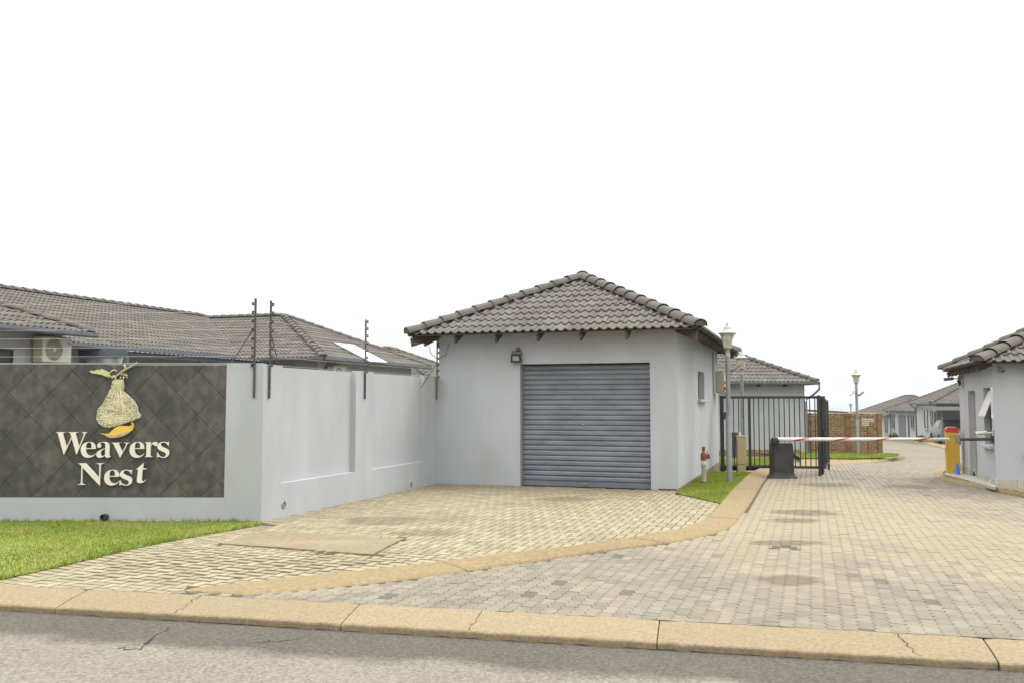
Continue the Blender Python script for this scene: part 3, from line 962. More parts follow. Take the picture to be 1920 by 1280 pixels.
SWY = 12.11                                 # front face of the sign wall
lawn([(-9.6, SWY + .02), (WA.x - .0, SWY + .02), (lawn_in.x, lawn_in.y), (lawn_end.x, lawn_end.y), (-12, lawn_end.y)],
     z_apron, 200000, .022, 'bright green lawn in front of the slate sign wall')
tp = [(random.uniform(-9.5, -3.5), 12.09) for _ in range(90)]
tp += [tuple((lawn_in + ld * random.uniform(0, 7) + lawn_n * random.uniform(-.01, .03))[:2]) for _ in range(260)]
tufts(tp, z_apron, 'longer grass tufts along the edges of the front lawn')
g1 = [gz(1266, 924, z_apron), gz(1352, 943, z_apron)]
garage_lawn = [(p.x, p.y) for p in g1] + [(p.x, p.y) for p in IN_K if p.y > g1[1].y and p.y < 21.9] + [tuple(uv(-2.31, 21.6)[:2]), tuple(uv(-2.31, 16.45)[:2])]
lawn(garage_lawn, z_apron, 45000, .028, 'strip of green lawn between the garage side wall and the kerb')

# ================================================================== ROOFS
TW, TC = .326, .322                          # tile width (two rolls), course height

def tile_template(fine=True):
    half = TW / 2
    if fine:
        px = [(0, 0), (.062, 0), (.074, .014), (.094, .033), (.114, .039), (.134, .033), (.154, .012)]
    else:
        px = [(0, 0), (.07, 0), (.114, .038)]
    prof = [(x + k * half, z) for k in (0, 1) for x, z in px] + [(TW - .002, 0)]
    n = len(prof)
    v, f = [], []
    y0, y1 = -.012, TC + .004
    for x, z in prof: v.append((x, y0, z + .030))
    for x, z in prof: v.append((x, y1, z * .92 + .004))
    for i in range(n - 1): f.append((i, i + 1, n + i + 1, n + i))
    b = len(v)
    for x, z in prof: v.append((x, y0, z + .030))
    for x, z in prof: v.append((x, y0 + .004, z * .9 + .006))
    for i in range(n - 1): f.append((b + n + i, b + n + i + 1, b + i + 1, b + i))
    return np.array(v), np.array(f)
T_FINE, T_COARSE = tile_template(True), tile_template(False)

def clip_mesh(v, f, poly):
    """cuts a tile (slope coordinates) to the convex slope outline"""
    bm = bmesh.new()
    bv = [bm.verts.new(p) for p in v]
    for q in f: bm.faces.new([bv[i] for i in q])
    n = len(poly)
    for i in range(n):
        a, b = Vector((*poly[i], 0)), Vector((*poly[(i + 1) % n], 0))
        d = b - a
        nn = Vector((d.y, -d.x, 0)).normalized()       # outwards for a CCW outline
        if abs(a.y) < 1e-6 and abs(b.y) < 1e-6: continue     # the eave itself is not cut
        bmesh.ops.bisect_plane(bm, geom=bm.verts[:] + bm.edges[:] + bm.faces[:], plane_co=a, plane_no=nn, clear_outer=True)
        if not bm.faces: break
    bm.verts.index_update()
    V = np.array([p.co[:] for p in bm.verts]) if bm.faces else np.zeros((0, 3))
    Fc = [[p.index for p in q.verts] for q in bm.faces]
    bm.free()
    return V, Fc

def slope_matrix(O, e, s_):
    e = Vector(e).normalized(); s_ = Vector(s_).normalized(); n = e.cross(s_)
    return Matrix(((e.x, s_.x, n.x, O[0]), (e.y, s_.y, n.y, O[1]), (e.z, s_.z, n.z, O[2]), (0, 0, 0, 1)))

RIDGE_ME = {}
def ridge_mesh(m, r=.125, ln=.40):
    key = (m.name, r)
    if key in RIDGE_ME: return RIDGE_ME[key]
    mb = MB()
    n = 8
    def arc(rad, y, dz):
        return [(math.cos(math.pi * k / n) * rad, y, math.sin(math.pi * k / n) * rad * .78 + dz) for k in range(n + 1)]
    a, b = arc(r * 1.06, -.02, .012), arc(r * .93, ln + .03, -.012)
    v = a + b
    mb.add(v, [(i + 1, i, n + 1 + i, n + 2 + i) for i in range(n)], True)
    c = arc(r * 1.06, -.02, .012) + arc(r * .90, -.02, .0)
    mb.add(c, [(i, i + 1, n + 2 + i, n + 1 + i) for i in range(n)])
    mb.add(a, [tuple(range(n, -1, -1))])
    RIDGE_ME[key] = mb.mesh('ridge_tile', m)
    return RIDGE_ME[key]

def ridge_run(parent, p0, p1, m, r=.125, ln=.40, drop=.02, as_obj=True):
    """ridge or hip caps from the low end p0 to p1"""
    p0, p1 = Vector(p0), Vector(p1)
    d = p1 - p0; L = d.length; d.normalize()
    n = max(1, round(L / ln)); step = L / n
    x = d.cross(Vector((0, 0, 1))).normalized(); z = x.cross(d)
    me = ridge_mesh(m, r, ln)
    for k in range(n):
        o = p0 + d * (k * step) - z * drop
        w = random.uniform(-.012, .012)
        R = Matrix(((x.x, d.x, z.x, o.x), (x.y, d.y, z.y, o.y), (x.z, d.z, z.z, o.z), (0, 0, 0, 1))) @ Matrix.Rotation(w, 4, 'Z')
        put(bpy.data.objects.new('ridge_tile', me), parent, R)

def tiled(parent, slopes, m, nobj, fine=True, hide_back=True):
    """slopes: (matrix, convex CCW outline in slope coordinates, eave on y = 0)"""
    tv, tf = T_FINE if fine else T_COARSE
    items = []
    for S, poly in slopes:
        P = [(float(a), float(b)) for a, b in poly]
        xs = [p[0] for p in P]; ysl = [p[1] for p in P]
        nrm = Vector((S[0][2], S[1][2], S[2][2])); org = Vector((S[0][3], S[1][3], S[2][3]))
        faces_cam = nrm.dot(Vector((0, 0, H)) - org) > 0
        for j in range(int(max(ysl) / TC) + 1):
            for i in range(int(math.floor(min(xs) / TW)) - 1, int(max(xs) / TW) + 1):
                x0, y0 = i * TW, j * TC
                cx = np.array([x0, x0 + TW, x0 + TW, x0, x0 + TW / 2]); cy = np.array([y0, y0, y0 + TC, y0 + TC, y0 + TC / 2]) + 1e-4
                ins = inside(P, cx, cy)
                if ins[:4].all():
                    items.append((S @ Matrix.Translation((x0, y0, 0)), None, faces_cam))
                elif ins.any():
                    V, Fc = clip_mesh(tv + np.array([x0, y0, 0]), tf.tolist(), P)
                    if Fc: items.append((S, (V, Fc), faces_cam))
    def key(it):
        c = it[0].translation if it[1] is None else it[0] @ Vector(it[1][0].mean(0))
        return (not it[2], c.length)
    items.sort(key=key)
    v0, f0 = tv, tf
    me = None
    BV, BF, nb = [], [], 0
    for k, (Mx, cl, fc) in enumerate(items):
        if k < nobj and fc:
            jig = Matrix.Rotation(random.gauss(0, .004), 4, 'Z') @ Matrix.Translation((0, random.gauss(0, .003), random.gauss(0, .0015)))
            if cl is None:
                if me is None:
                    me = bpy.data.meshes.new('tile'); me.from_pydata(tv.tolist(), [], tf.tolist()); me.materials.append(m)
                    me.polygons.foreach_set('use_smooth', [i < len(tf) // 2 for i in range(len(tf))])
                put(bpy.data.objects.new('tile', me), parent, Mx @ jig)
            else:
                mc = bpy.data.meshes.new('tile'); mc.from_pydata(cl[0].tolist(), [], cl[1]); mc.materials.append(m)
                put(bpy.data.objects.new('tile', mc), parent, Mx)
        else:
            A = np.array(Mx)
            V = (tv if cl is None else cl[0]) @ A[:3, :3].T + A[:3, 3]
            Fc = tf.tolist() if cl is None else cl[1]
            BV.append(V); BF += [[q + nb for q in g] for g in Fc]; nb += len(V)
    if BV:
        mb_ = bpy.data.meshes.new('more_tiles'); mb_.from_pydata(np.concatenate(BV).tolist(), [], BF); mb_.materials.append(m)
        put(bpy.data.objects.new('more_tiles', mb_), parent, kind='stuff')

def hip_roof(parent, Mf, x0, x1, y0, y1, z, tanp, nobj=300, fine=True, fascia=None, gutter=(), m=M_TILE, caps=True, cap_r=.125, name='roof', deck_t=.022):
    """hipped roof over the rectangle x0..x1, y0..y1 of frame Mf, eave height z; gutter: sides ('f','r','b','l') that carry one"""
    W, D = x1 - x0, y1 - y0
    w = min(W, D) / 2
    h = w * tanp
    c = 1 / math.sqrt(1 + tanp * tanp); sn = tanp * c
    if W >= D:
        R0, R1 = (x0 + w, y0 + w), (x1 - w, y0 + w)
    else:
        R0, R1 = (x0 + w, y0 + w), (x0 + w, y1 - w)
    def P(x, y, zz): return Mf @ Vector((x, y, zz))
    def dirv(x, y, zz): return Mf.to_3x3() @ Vector((x, y, zz))
    S = w / c
    sides = {'f': ((x0, y0), (1, 0), (0, 1), W), 'r': ((x1, y0), (0, 1), (-1, 0), D), 'b': ((x1, y1), (-1, 0), (0, -1), W), 'l': ((x0, y1), (0, -1), (1, 0), D)}
    slopes = []
    for k, (o, e, n, L) in sides.items():
        Mx = slope_matrix(P(o[0], o[1], z), dirv(e[0], e[1], 0), dirv(n[0] * c, n[1] * c, sn))
        if L - 2 * w > .01: poly = [(0, 0), (L, 0), (L - w, S), (w, S)]
        else: poly = [(0, 0), (L, 0), (L / 2, S)]
        slopes.append((Mx, poly))
    # the roof body under the tiles: sheeting and soffit
    v = [P(x0, y0, z), P(x1, y0, z), P(x1, y1, z), P(x0, y1, z), P(R0[0], R0[1], z + h), P(R1[0], R1[1], z + h)]
    dz = Vector((0, 0, -deck_t))
    if W >= D: up = [(0, 1, 5, 4), (1, 2, 5), (2, 3, 4, 5), (3, 0, 4)]
    else: up = [(0, 1, 4), (1, 2, 5, 4), (2, 3, 5), (3, 0, 4, 5)]
    mb = MB()
    mb.add([p + Vector((0, 0, -.004)) for p in v], up)
    mb.add([p + dz for p in v], [tuple(reversed(q)) for q in up])
    e8 = [p + Vector((0, 0, -.004)) for p in v[:4]] + [p + dz for p in v[:4]]
    mb.add(e8, [(i, 4 + i, 4 + (i + 1) % 4, (i + 1) % 4) for i in range(4)])
    roof = mb.build(name, M_DECK, parent)
    tiled(roof, slopes, m, nobj, fine)
    if caps:
        up_ = Vector((0, 0, .05))
        for a, b in (((x0, y0), R0), ((x1, y0), R1 if W >= D else R0), ((x1, y1), R1), ((x0, y1), R0 if W >= D else R1)):
            ridge_run(roof, P(*a, z) + up_, P(*b, z + h) + up_, M_RIDGE, cap_r)
        if abs(W - D) > .2:
            ridge_run(roof, P(*R0, z + h) + up_, P(*R1, z + h) + up_, M_RIDGE, cap_r)
    for k in gutter:
        o, e, n, L = sides[k]
        mb = MB()
        ex = dirv(e[0], e[1], 0); nx = dirv(-n[0], -n[1], 0); a = P(o[0], o[1], z)
        prof = [(-.02, .035), (-.02, -.075), (.012, -.095), (.075, -.095), (.105, -.06), (.105, .02), (.095, .02), (.09, -.055), (.07, -.08), (0, -.08), (0, .03)]
        A = [a + nx * q + Vector((0, 0, r)) - ex * .02 for q, r in prof]; B = [p + ex * (L + .04) for p in A]
        nn = len(prof)
        mb.add(A + B, [(i, (i + 1) % nn, nn + (i + 1) % nn, nn + i) for i in range(nn)] + [tuple(range(nn)), tuple(range(2 * nn - 1, nn - 1, -1))])
        mb.build('gutter', M_GUTTER, parent)
    return roof

def wall_with_holes(mb, x0, x1, z0, z1, y0, y1, holes, M=None):
    """a wall slab in x/z between depths y0..y1 with rectangular holes (hx0, hx1, hz0, hz1); holes must not overlap in x"""
    hs = sorted(holes)
    x = x0
    for a, b, c, d in hs:
        if a > x: mb.box(x, a, y0, y1, z0, z1, M)
        if c > z0: mb.box(a, b, y0, y1, z0, c, M)
        if d < z1: mb.box(a, b, y0, y1, d, z1, M)
        x = b
    if x < x1: mb.box(x, x1, y0, y1, z0, z1, M)

# ================================================================== SIGN WALL
SX1 = -3.40
def SW(px, py, Y=SWY): return atY(px, py, Y)
panel_r = SW(425, 700).x; panel_b = SW(200, 932).z; panel_t = SW(200, 682).z
wall_top = SW(455, 680).z
t = thing('sign_wall', 'grey plastered boundary wall faced with dark diagonal slate tiles', 'wall', (-6.5, SWY + .12, 0))
mb = MB()
mb.box(-10.2, SX1, SWY + .032, SWY + .25, -.3, wall_top)
mb.box(-10.2, SX1, SWY, SWY + .032, -.3, panel_b)
mb.box(panel_r, SX1, SWY, SWY + .032, panel_b, wall_top)
mb.build('plaster', M_WALL, t)
mb = MB(); mb.box(-10.2, panel_r, SWY + .024, SWY + .032, panel_b, panel_t); mb.build('grout', M_TGROUT, t)
def clip_rect(poly, x0, x1, z0, z1):
    def cut(p, ax, val, sgn):
        out = []
        for i in range(len(p)):
            a, b = p[i], p[(i + 1) % len(p)]
            ia, ib = (a[ax] - val) * sgn >= 0, (b[ax] - val) * sgn >= 0
            if ia: out.append(a)
            if ia != ib:
                s_ = (val - a[ax]) / (b[ax] - a[ax]); out.append((a[0] + (b[0] - a[0]) * s_, a[1] + (b[1] - a[1]) * s_))
        return out
    for ax, val, sgn in ((0, x0, 1), (0, x1, -1), (1, z0, 1), (1, z1, -1)):
        poly = cut(poly, ax, val, sgn)
        if len(poly) < 3: return []
    return poly
n0, n1 = SW(94, 735), SW(173, 735); dh = (n1.x - n0.x) / 2
dv_ = (SW(94, 735).z - SW(94, 817).z) / 2
for i in range(-14, 14):
    for j in range(-6, 8):
        if (i + j) % 2 == 0: continue
        cx, cz = n0.x + i * dh, n0.z + j * dv_
        g_ = .0035
        q = clip_rect([(cx - dh + g_, cz), (cx, cz - dv_ + g_), (cx + dh - g_, cz), (cx, cz + dv_ - g_)], -10.2, panel_r - .002, panel_b + .002, panel_t)
        if not q: continue
        yo = SWY + .014 + random.uniform(-.002, .002)
        mb = MB(); mb.prism(q, yo, SWY + .026); mb.build('slate_tile', M_SLATE, t)
mb = MB(Matrix.Translation(SW(198, 968) - Vector((0, .02, 0))) @ Matrix.Rotation(math.pi / 2, 4, 'X'))
mb.lathe([(.045, -.04), (.045, .06), (.036, .06), (.036, -.04)], 14, caps=False); mb.build('weep_pipe', M_BLACK, t)

# lettering ---------------------------------------------------------------
def glyph(ch):
    """a bold serif letter as an outline mesh"""
    cu = bpy.data.curves.new('g', 'FONT')
    o_ = ord(ch)
    cu.body = chr(0x1D400 + o_ - 65) if ch.isupper() else chr(0x1D41A + o_ - 97)
    cu.extrude = .5; cu.resolution_u = 5; cu.offset = -.008
    o = bpy.data.objects.new('g', cu); COL.objects.link(o)
    dg = bpy.context.evaluated_depsgraph_get()
    me = bpy.data.meshes.new_from_object(o.evaluated_get(dg))
    bpy.data.objects.remove(o); bpy.data.curves.remove(cu)
    return me
def C5(x, y): return 90 + x / 5.12, 670 + y / 5.12
lt = thing('sign_lettering', 'raised cream serif letters in two lines on the dark slate wall', 'lettering', (SW(200, 880).x, SWY, SW(200, 905).z))
LET = [('W', 85, 375, 712, 925, .03), ('e', 328, 465, 805, 957, 0), ('a', 478, 613, 805, 957, 0), ('v', 622, 786, 812, 952, 0), ('e', 795, 930, 805, 957, 0),
       ('r', 940, 1056, 805, 950, 0), ('s', 1060, 1170, 805, 957, 0), ('N', 302, 541, 1010, 1221, 0), ('e', 552, 690, 1072, 1223, 0), ('s', 700, 816, 1072, 1223, 0), ('t', 858, 952, 1008, 1200, .16)]
for ch, xa, xb, ya, yb, shear in LET:
    me = glyph(ch)
    co = np.zeros(len(me.vertices) * 3, np.float32); me.vertices.foreach_get('co', co); co = co.reshape(-1, 3)
    lo_, hi_ = co.min(0), co.max(0)
    a, b = SW(*C5(xa, ya), SWY + .01), SW(*C5(xb, yb), SWY + .01)
    co[:, 0] = (co[:, 0] - lo_[0]) / (hi_[0] - lo_[0]); co[:, 1] = (co[:, 1] - lo_[1]) / (hi_[1] - lo_[1])
    co[:, 0] += shear * (co[:, 1] - .5)
    out_ = np.stack([a.x + (b.x - a.x) * co[:, 0], SWY - .002 - .022 * (co[:, 2] + .5), b.z + (a.z - b.z) * co[:, 1]], 1).astype(np.float32)
    me.vertices.foreach_set('co', out_.ravel())
    me.materials.clear(); me.materials.append(M_LETTER); me.update()
    me.name = 'letter'
    put(bpy.data.objects.new('letter', me), lt)

# emblem: hanging woven nest with a yellow bird -----------------------------
em = thing('nest_emblem', 'cut-out emblem of a woven hanging nest with a yellow bird beneath it', 'emblem', (SW(220, 750).x, SWY, SW(220, 815).z))
def ep(x, y, d=0.0):
    q = SW(*C5(x, y), SWY); return Vector((q.x, SWY - d, q.z))
def board(name, pts, d0, d1, m, parent=em, bev=.004):
    P = [ep(x, y) for x, y in pts]
    mb = MB(); mb.prism([(p.x, p.z) for p in P], SWY - d1, SWY - d0)
    o = mb.build(name, m, parent, bevel=bev)
    return o
nest = [(640, 215), (725, 215), (735, 290), (722, 320), (770, 360), (830, 420), (860, 470), (865, 515), (890, 545), (885, 570), (830, 595), (780, 612), (700, 640), (650, 655), (590, 668), (530, 655), (490, 620), (472, 580), (485, 500), (530, 440), (570, 370), (585, 345), (610, 290), (625, 230)]
ctr = (675, 480)
def grow(pts, k):
    return [(x + (x - ctr[0]) * k, y + (y - ctr[1]) * k) for x, y in pts]
board('nest_backing', grow(nest, .025), .004, .014, M_EDGE)
nb = board('nest_body', nest, .014, .026, M_NESTB)
# woven strands standing off the body
P2 = [(x, y) for x, y in nest]
def strand_set(name, m, n, fn, r):
    mb = MB()
    k = 0
    while k < n:
        pts = fn()
        ok = inside(P2, np.array([p[0] for p in pts]), np.array([p[1] for p in pts]))
        if not ok.all():
            if random.random() < .7: continue
            pts = [p for p, o in zip(pts, ok) if o]
            if len(pts) < 3: continue
        mb.tube([ep(p[0], p[1], .026 + random.uniform(.001, .008)) for p in pts], r * random.uniform(.7, 1.3), 4)
        k += 1
    mb.build(name, m, nb)
def loops():
    cx, cy = random.uniform(490, 870), random.uniform(330, 650); r = random.uniform(18, 48); a = random.uniform(0, 6.28); sp = random.uniform(1.5, 3.4); q = random.uniform(.5, 1)
    return [(cx + r * math.cos(a + sp * k / 7), cy + r * q * math.sin(a + sp * k / 7)) for k in range(8)]
def downs():
    s_ = random.uniform(-1, 1); x0 = 682 + s_ * 34
    y1 = random.uniform(360, 640)
    return [(x0 + s_ * 165 * ((y - 220) / 400) ** 1.5 + random.uniform(-3, 3), y) for y in np.linspace(222, y1, 9)]
def sweeps():
    y = random.uniform(560, 640); x0 = random.uniform(490, 640); x1 = x0 + random.uniform(120, 260); b = random.uniform(-20, 25)
    return [(x0 + (x1 - x0) * k / 7, y + b * math.sin(math.pi * k / 7) - (k / 7) * random.uniform(10, 30)) for k in range(8)]
def neckw():
    y = random.uniform(225, 290)
    return [(642 + 86 * k / 5, y + 8 * math.sin(math.pi * k / 5) + k) for k in range(6)]
strand_set('straw_strands', M_NESTT, 210, loops, .0028)
strand_set('green_strands', M_NESTG, 60, loops, .0026)
strand_set('hanging_strands', M_NESTT, 36, downs, .0032)
strand_set('rim_strands', M_NESTT, 26, sweeps, .0036)
strand_set('neck_binding', M_NESTG, 26, neckw, .005)
mb = MB()
mb.tube([ep(862, 46, .02), ep(820, 75, .02), ep(780, 98, .022), ep(730, 125, .022), ep(690, 155, .022), ep(655, 182, .022), ep(620, 185, .02)], .010, 7, r1=.016)
for a, b in (((745, 115), (740, 68)), ((800, 88), (858, 70)), ((700, 160), (770, 185)), ((690, 150), (770, 165)), ((600, 180), (560, 172))):
    mb.tube([ep(*a, .022), ep((a[0] + b[0]) / 2 + 4, (a[1] + b[1]) / 2 - 5, .024), ep(*b, .02)], .008, 6, r1=.004)
br = mb.build('branch', M_PINK, em)
mb = MB()
for x, y, r in ((745, 80, .022), (752, 98, .02), (740, 118, .016), (760, 170, .016), (735, 190, .018), (705, 190, .016), (640, 180, .022), (625, 192, .018), (655, 195, .018), (768, 188, .012)):
    mb.add(*(lambda S_: ([tuple(ep(x, y, .03) + Vector(v) * r) for v in S_[0]], S_[1]))(([(1, 0, 0), (-1, 0, 0), (0, .5, 0), (0, -.5, 0), (0, 0, 1), (0, 0, -1)], [(0, 3, 4), (3, 1, 4), (1, 2, 4), (2, 0, 4), (3, 0, 5), (1, 3, 5), (2, 1, 5), (0, 2, 5)])), True)
mb.build('buds', M_NESTG, br, kind='stuff')
board('leaf', [(400, 130), (425, 122), (450, 128), (475, 112), (500, 118), (520, 108), (550, 118), (582, 135), (600, 160), (612, 182), (590, 190), (560, 180), (535, 168), (515, 160), (490, 158), (470, 152), (445, 152), (425, 146)], .006, .02, M_NESTG, em)
mb = MB(); mb.tube([ep(590, 160, .02), ep(605, 140, .022), ep(625, 122, .022), ep(648, 118, .02), ep(668, 132, .018)], .007, 6); mb.build('curled_tendril', M_NESTG, em)
bird = [(508, 722), (545, 728), (590, 727), (612, 708), (630, 690), (665, 664), (700, 652), (740, 652), (785, 656), (806, 645), (813, 630), (805, 618), (818, 616), (830, 638), (830, 662), (818, 690), (790, 715), (740, 745), (690, 762), (640, 768), (600, 766), (575, 757), (560, 742), (530, 732)]
bo = board('bird', bird, .006, .03, M_BIRD, em, .006)
board('wing', [(560, 742), (640, 742), (720, 722), (775, 706), (805, 700), (790, 716), (740, 745), (690, 762), (640, 768), (600, 766)], .03, .036, M_BIRDW, bo, 0)
mb = MB(); mb.tube([ep(690, 660, .024), ep(682, 640, .026), ep(690, 628, .024)], .004, 5); mb.tube([ep(660, 668, .024), ep(655, 650, .026), ep(668, 634, .024)], .004, 5); mb.build('bird_leg', M_PINK, bo)
mb = MB(); q = ep(812, 640, .034); mb.box(q.x - .007, q.x + .007, q.y - .003, q.y + .003, q.z - .012, q.z + .012); mb.build('eye', M_RED, bo)

# ================================================================== SIDE BOUNDARY WALL
t = thing('side_boundary_wall', 'light grey plastered wall with recessed panels running back to the garage', 'wall', uv(-7.15, 13.4))
WU, WT = -7.03, 2.11
mb = MB(GM)
RD = .085
mb.box(WU - .25, WU - RD, 10.40, 16.41, -.3, WT - .02)
for a, b in ((10.40, 10.86), (13.0, 13.6), (15.69, 16.41)):
    mb.box(WU - RD, WU, a, b, -.3, WT)
mb.box(WU - RD, WU, 10.86, 13.0, -.3, .47); mb.box(WU - RD, WU, 13.6, 15.69, -.3, .47)
mb.build('plaster', M_WALL, t)
for px, py, r in ((547, 955, .052), (776, 916, .05)):
    v = 10.42 + (0.52 if px == 547 else 4.72)
    c = uv(WU + .004, v, .17 if px == 547 else .09)
    mb = MB(Matrix.Translation(c) @ GM @ Matrix.Rotation(math.pi / 2, 4, 'Y'))
    mb.lathe([(r, -.05), (r, .006), (r * .84, .006), (r * .84, -.0)], 16, caps=False); mb.lathe([(r * .84, .0), (.001, .0)], 16, caps=False)
    mb.build('weep_pipe', M_PIPE, t)

# ================================================================== GARAGE
GU0, GU1, GV0, GV1 = -7.03, -2.31, 16.42, 23.9
EZ, TP, OV = 2.90, .486, .47
g = thing('garage', 'light grey garage with roller shutter door and dark tiled hip roof', 'garage', uv((GU0 + GU1) / 2, (GV0 + GV1) / 2))
def gu(px):   # column in the front wall plane
    k = (px - 960) / F
    # solve for u on v = GV0 at ground level
    a, b = GU0 - 3, GU1 + 3
    for _ in range(50):
        m_ = (a + b) / 2; p = uv(m_, GV0, 1.2); d = p.y * CP + (1.2 - H) * SP
        if p.x / d < k: a = m_
        else: b = m_
    return a
DU0, DU1 = gu(975), gu(1219.5)
DZ = 2.33
wz = 2.98
mb = MB(GM)
wall_with_holes(mb, GU0, GU1, -.35, wz, GV0, GV0 + .23, [(DU0, DU1, -.36, DZ)])
WV0, WV1, WZ0, WZ1 = 19.55, 20.75, 1.66, 2.27
# right wall with the window, back and left walls
R90 = Matrix(((0, -1, 0, 0), (1, 0, 0, 0), (0, 0, 1, 0), (0, 0, 0, 1)))     # local x -> v, local y -> -u
wall_with_holes(mb, GV0 + .23, GV1, -.6, wz, -GU1, -GU1 + .23, [(WV0, WV1, WZ0, WZ1)], R90)
mb.box(GU0, GU0 + .23, GV0 + .23, GV1, -.6, wz); mb.box(GU0 + .23, GU1 - .23, GV1 - .23, GV1, -.6, wz)
mb.build('wall', M_WALL, g)
mb = MB(GM); mb.box(GU1 - .02, GU1 + .012, GV0 + .02, GV1, -.6, .05); mb.build('foundation', M_SLAB, g)
mb = MB(GM); mb.box(GU1 - .36, GU1 - .02, GV0 - .03, GV0 + .05, -.02, .028); mb.build('threshold_board', M_TIMBER, g)
mb = MB(GM); mb.box(GU0 + .3, GU1 - .3, GV0 + .5, GV1 - .3, 2.7, 2.75); mb.build('ceiling', M_CURT, g)
# roller shutter: one mesh of slat, repeated
SLH = .0962
mb = MB()
pr = [(0, 0), (.012, .012), (.020, .022), (.020, .068), (.012, .080), (.0, .0925), (-.006, .0962)]
wd = DU1 - DU0 - .02
mb.add([(0, -y, z) for y, z in pr] + [(wd, -y, z) for y, z in pr], [(i, 7 + i, 8 + i, i + 1) for i in range(6)])
slat = mb.mesh('slat', M_DOOR)
Z0 = .10
door = MB(GM).box(DU0 + .001, DU1 - .001, GV0 + .165, GV0 + .185, 0, DZ - .02).build('roller_door', M_DOOR, g)
k = 0
while Z0 + (k + 1) * SLH < DZ + .05:
    put(bpy.data.objects.new('slat', slat), door, GM @ Matrix.Translation((DU0 + .01, GV0 + .155, Z0 + k * SLH))); k += 1
mb = MB(GM); mb.box(DU0 + .01, DU1 - .01, GV0 + .13, GV0 + .155, .004, .10); mb.build('bottom_rail', M_DOOR, door)
um = (DU0 + DU1) / 2 - .02
mb = MB(GM); mb.box(um - .07, um + .07, GV0 + .115, GV0 + .13, .048, .066); mb.box(um - .02, um + .02, GV0 + .105, GV0 + .13, .038, .076); mb.build('handle', M_PIPE, door)
mb = MB(GM @ Matrix.Translation((um - .01, GV0 + .135, 1.17)) @ Matrix.Rotation(math.pi / 2, 4, 'X')); mb.lathe([(.018, -.01), (.018, .012), (.006, .014)], 10); mb.build('lock', M_PIPE, door)
for s_ in (DU0 + .004, DU1 - .024):
    mb = MB(GM); mb.box(s_, s_ + .02, GV0 + .10, GV0 + .16, 0, DZ - .002); mb.build('guide_rail', M_FASCIA, door)
# side window
wd_ = MB(GM).box(GU1 - .19, GU1 - .15, WV0 + .001, WV1 - .001, WZ0 + .001, WZ1 - .001).build('window', M_GLASS, g)
mb = MB(GM)
for a, b, c, d in ((WV0 + .002, WV0 + .05, WZ0 + .002, WZ1 - .002), (WV1 - .05, WV1 - .002, WZ0 + .002, WZ1 - .002), (WV0 + .05, WV1 - .05, WZ0 + .002, WZ0 + .045), (WV0 + .05, WV1 - .05, WZ1 - .045, WZ1 - .002), ((WV0 + WV1) / 2 - .02, (WV0 + WV1) / 2 + .02, WZ0 + .045, WZ1 - .045)):
    mb.box(GU1 - .15, GU1 - .12, a, b, c, d)
mb.build('frame', M_FASCIA, wd_)
mb = MB(GM); mb.box(GU1 - .10, GU1 + .07, WV0 - .07, WV1 + .07, WZ0 - .06, WZ0 - .002); mb.build('sill', M_WALL, wd_, bevel=.01)
roof = hip_roof(g, GM, GU0 - OV, GU1 + OV, GV0 - OV, GV1 + OV, EZ, TP, nobj=300, cap_r=.15)
# rafter tails under the eaves
def rafter(parent, M_, ln=.62, w=.04, h=.14, m=M_TIMBER):
    mb = MB(M_)
    tp = TP
    mb.prism([(0, -.06), (ln, -.06 + ln * tp), (ln, -.06 - h + ln * tp * 1.0), (.05, -.06 - h * .85)], -w / 2, w / 2)
    mb.build('rafter', m, parent)
def eave_M(u, v, ang):      # local x points inwards from the eave
    return GM @ Matrix.Translation((u, v, EZ)) @ Matrix.Rotation(ang, 4, 'Z')
for px in (868, 943, 1020, 1100, 1185):
    rafter(roof, eave_M(gu(px), GV0 - OV + .02, math.pi / 2))
for k in range(11):
    rafter(roof, eave_M(GU1 + OV - .02, GV0 + .2 + k * .72, math.pi))
    rafter(roof, eave_M(GU0 - OV + .02, GV0 + .2 + k * .72, 0))
for u, v, a in ((GU0 - OV + .04, GV0 - OV + .04, math.pi / 4), (GU1 + OV - .04, GV0 - OV + .04, 3 * math.pi / 4)):
    mb = MB(eave_M(u, v, a)); mb.prism([(0, -.055), (.85, -.055 + .85 * TP * .707), (.85, -.24 + .85 * TP * .707), (.03, -.22)], -.022, .022); mb.build('hip_rafter', M_TIMBER, roof)
# floodlight over the garage door
def floodlight(name, label, M_, s=1.0, arm=True, group=None):
    p = M_.translation
    f = thing(name, label, 'floodlight', p, group)
    mb = MB(M_ @ Matrix.Scale(s, 4)); R = Matrix.Rotation(math.radians(14), 4, 'X')
    mb.prism([(-.115, -.085), (.115, -.085), (.09, .08), (-.09, .08)], -.13, -.085, R); mb.prism([(-.08, -.05), (.08, -.05), (.065, .05), (-.065, .05)], -.085, -.06, R)
    b = mb.build('housing', M_BLACK, f, bevel=.004)
    mb = MB(M_ @ Matrix.Scale(s, 4)); mb.prism([(-.07, -.045), (.07, -.045), (.056, .045), (-.056, .045)], -.134, -.129, R); mb.build('lens', M_LENS, b)
    mb = MB(M_ @ Matrix.Scale(s, 4)); mb.tube([(-.10, -.07, .03), (-.10, -.06, .10), (0, -.045, .10), (.10, -.06, .10), (.10, -.07, .03)], .009, 6); mb.build('bracket', M_BLACK, f)
    if arm:
        mb = MB(M_ @ Matrix.Scale(s, 4) @ Matrix.Translation((.01, 0, .145)) @ Matrix.Rotation(math.pi / 2, 4, 'X')); mb.lathe([(.045, 0.002), (.045, .012), (.032, .03), (.02, .05)], 14); mb.build('wall_mount', M_GREY, f)
    return f
fl = uv(gu(971), GV0, 2.47)
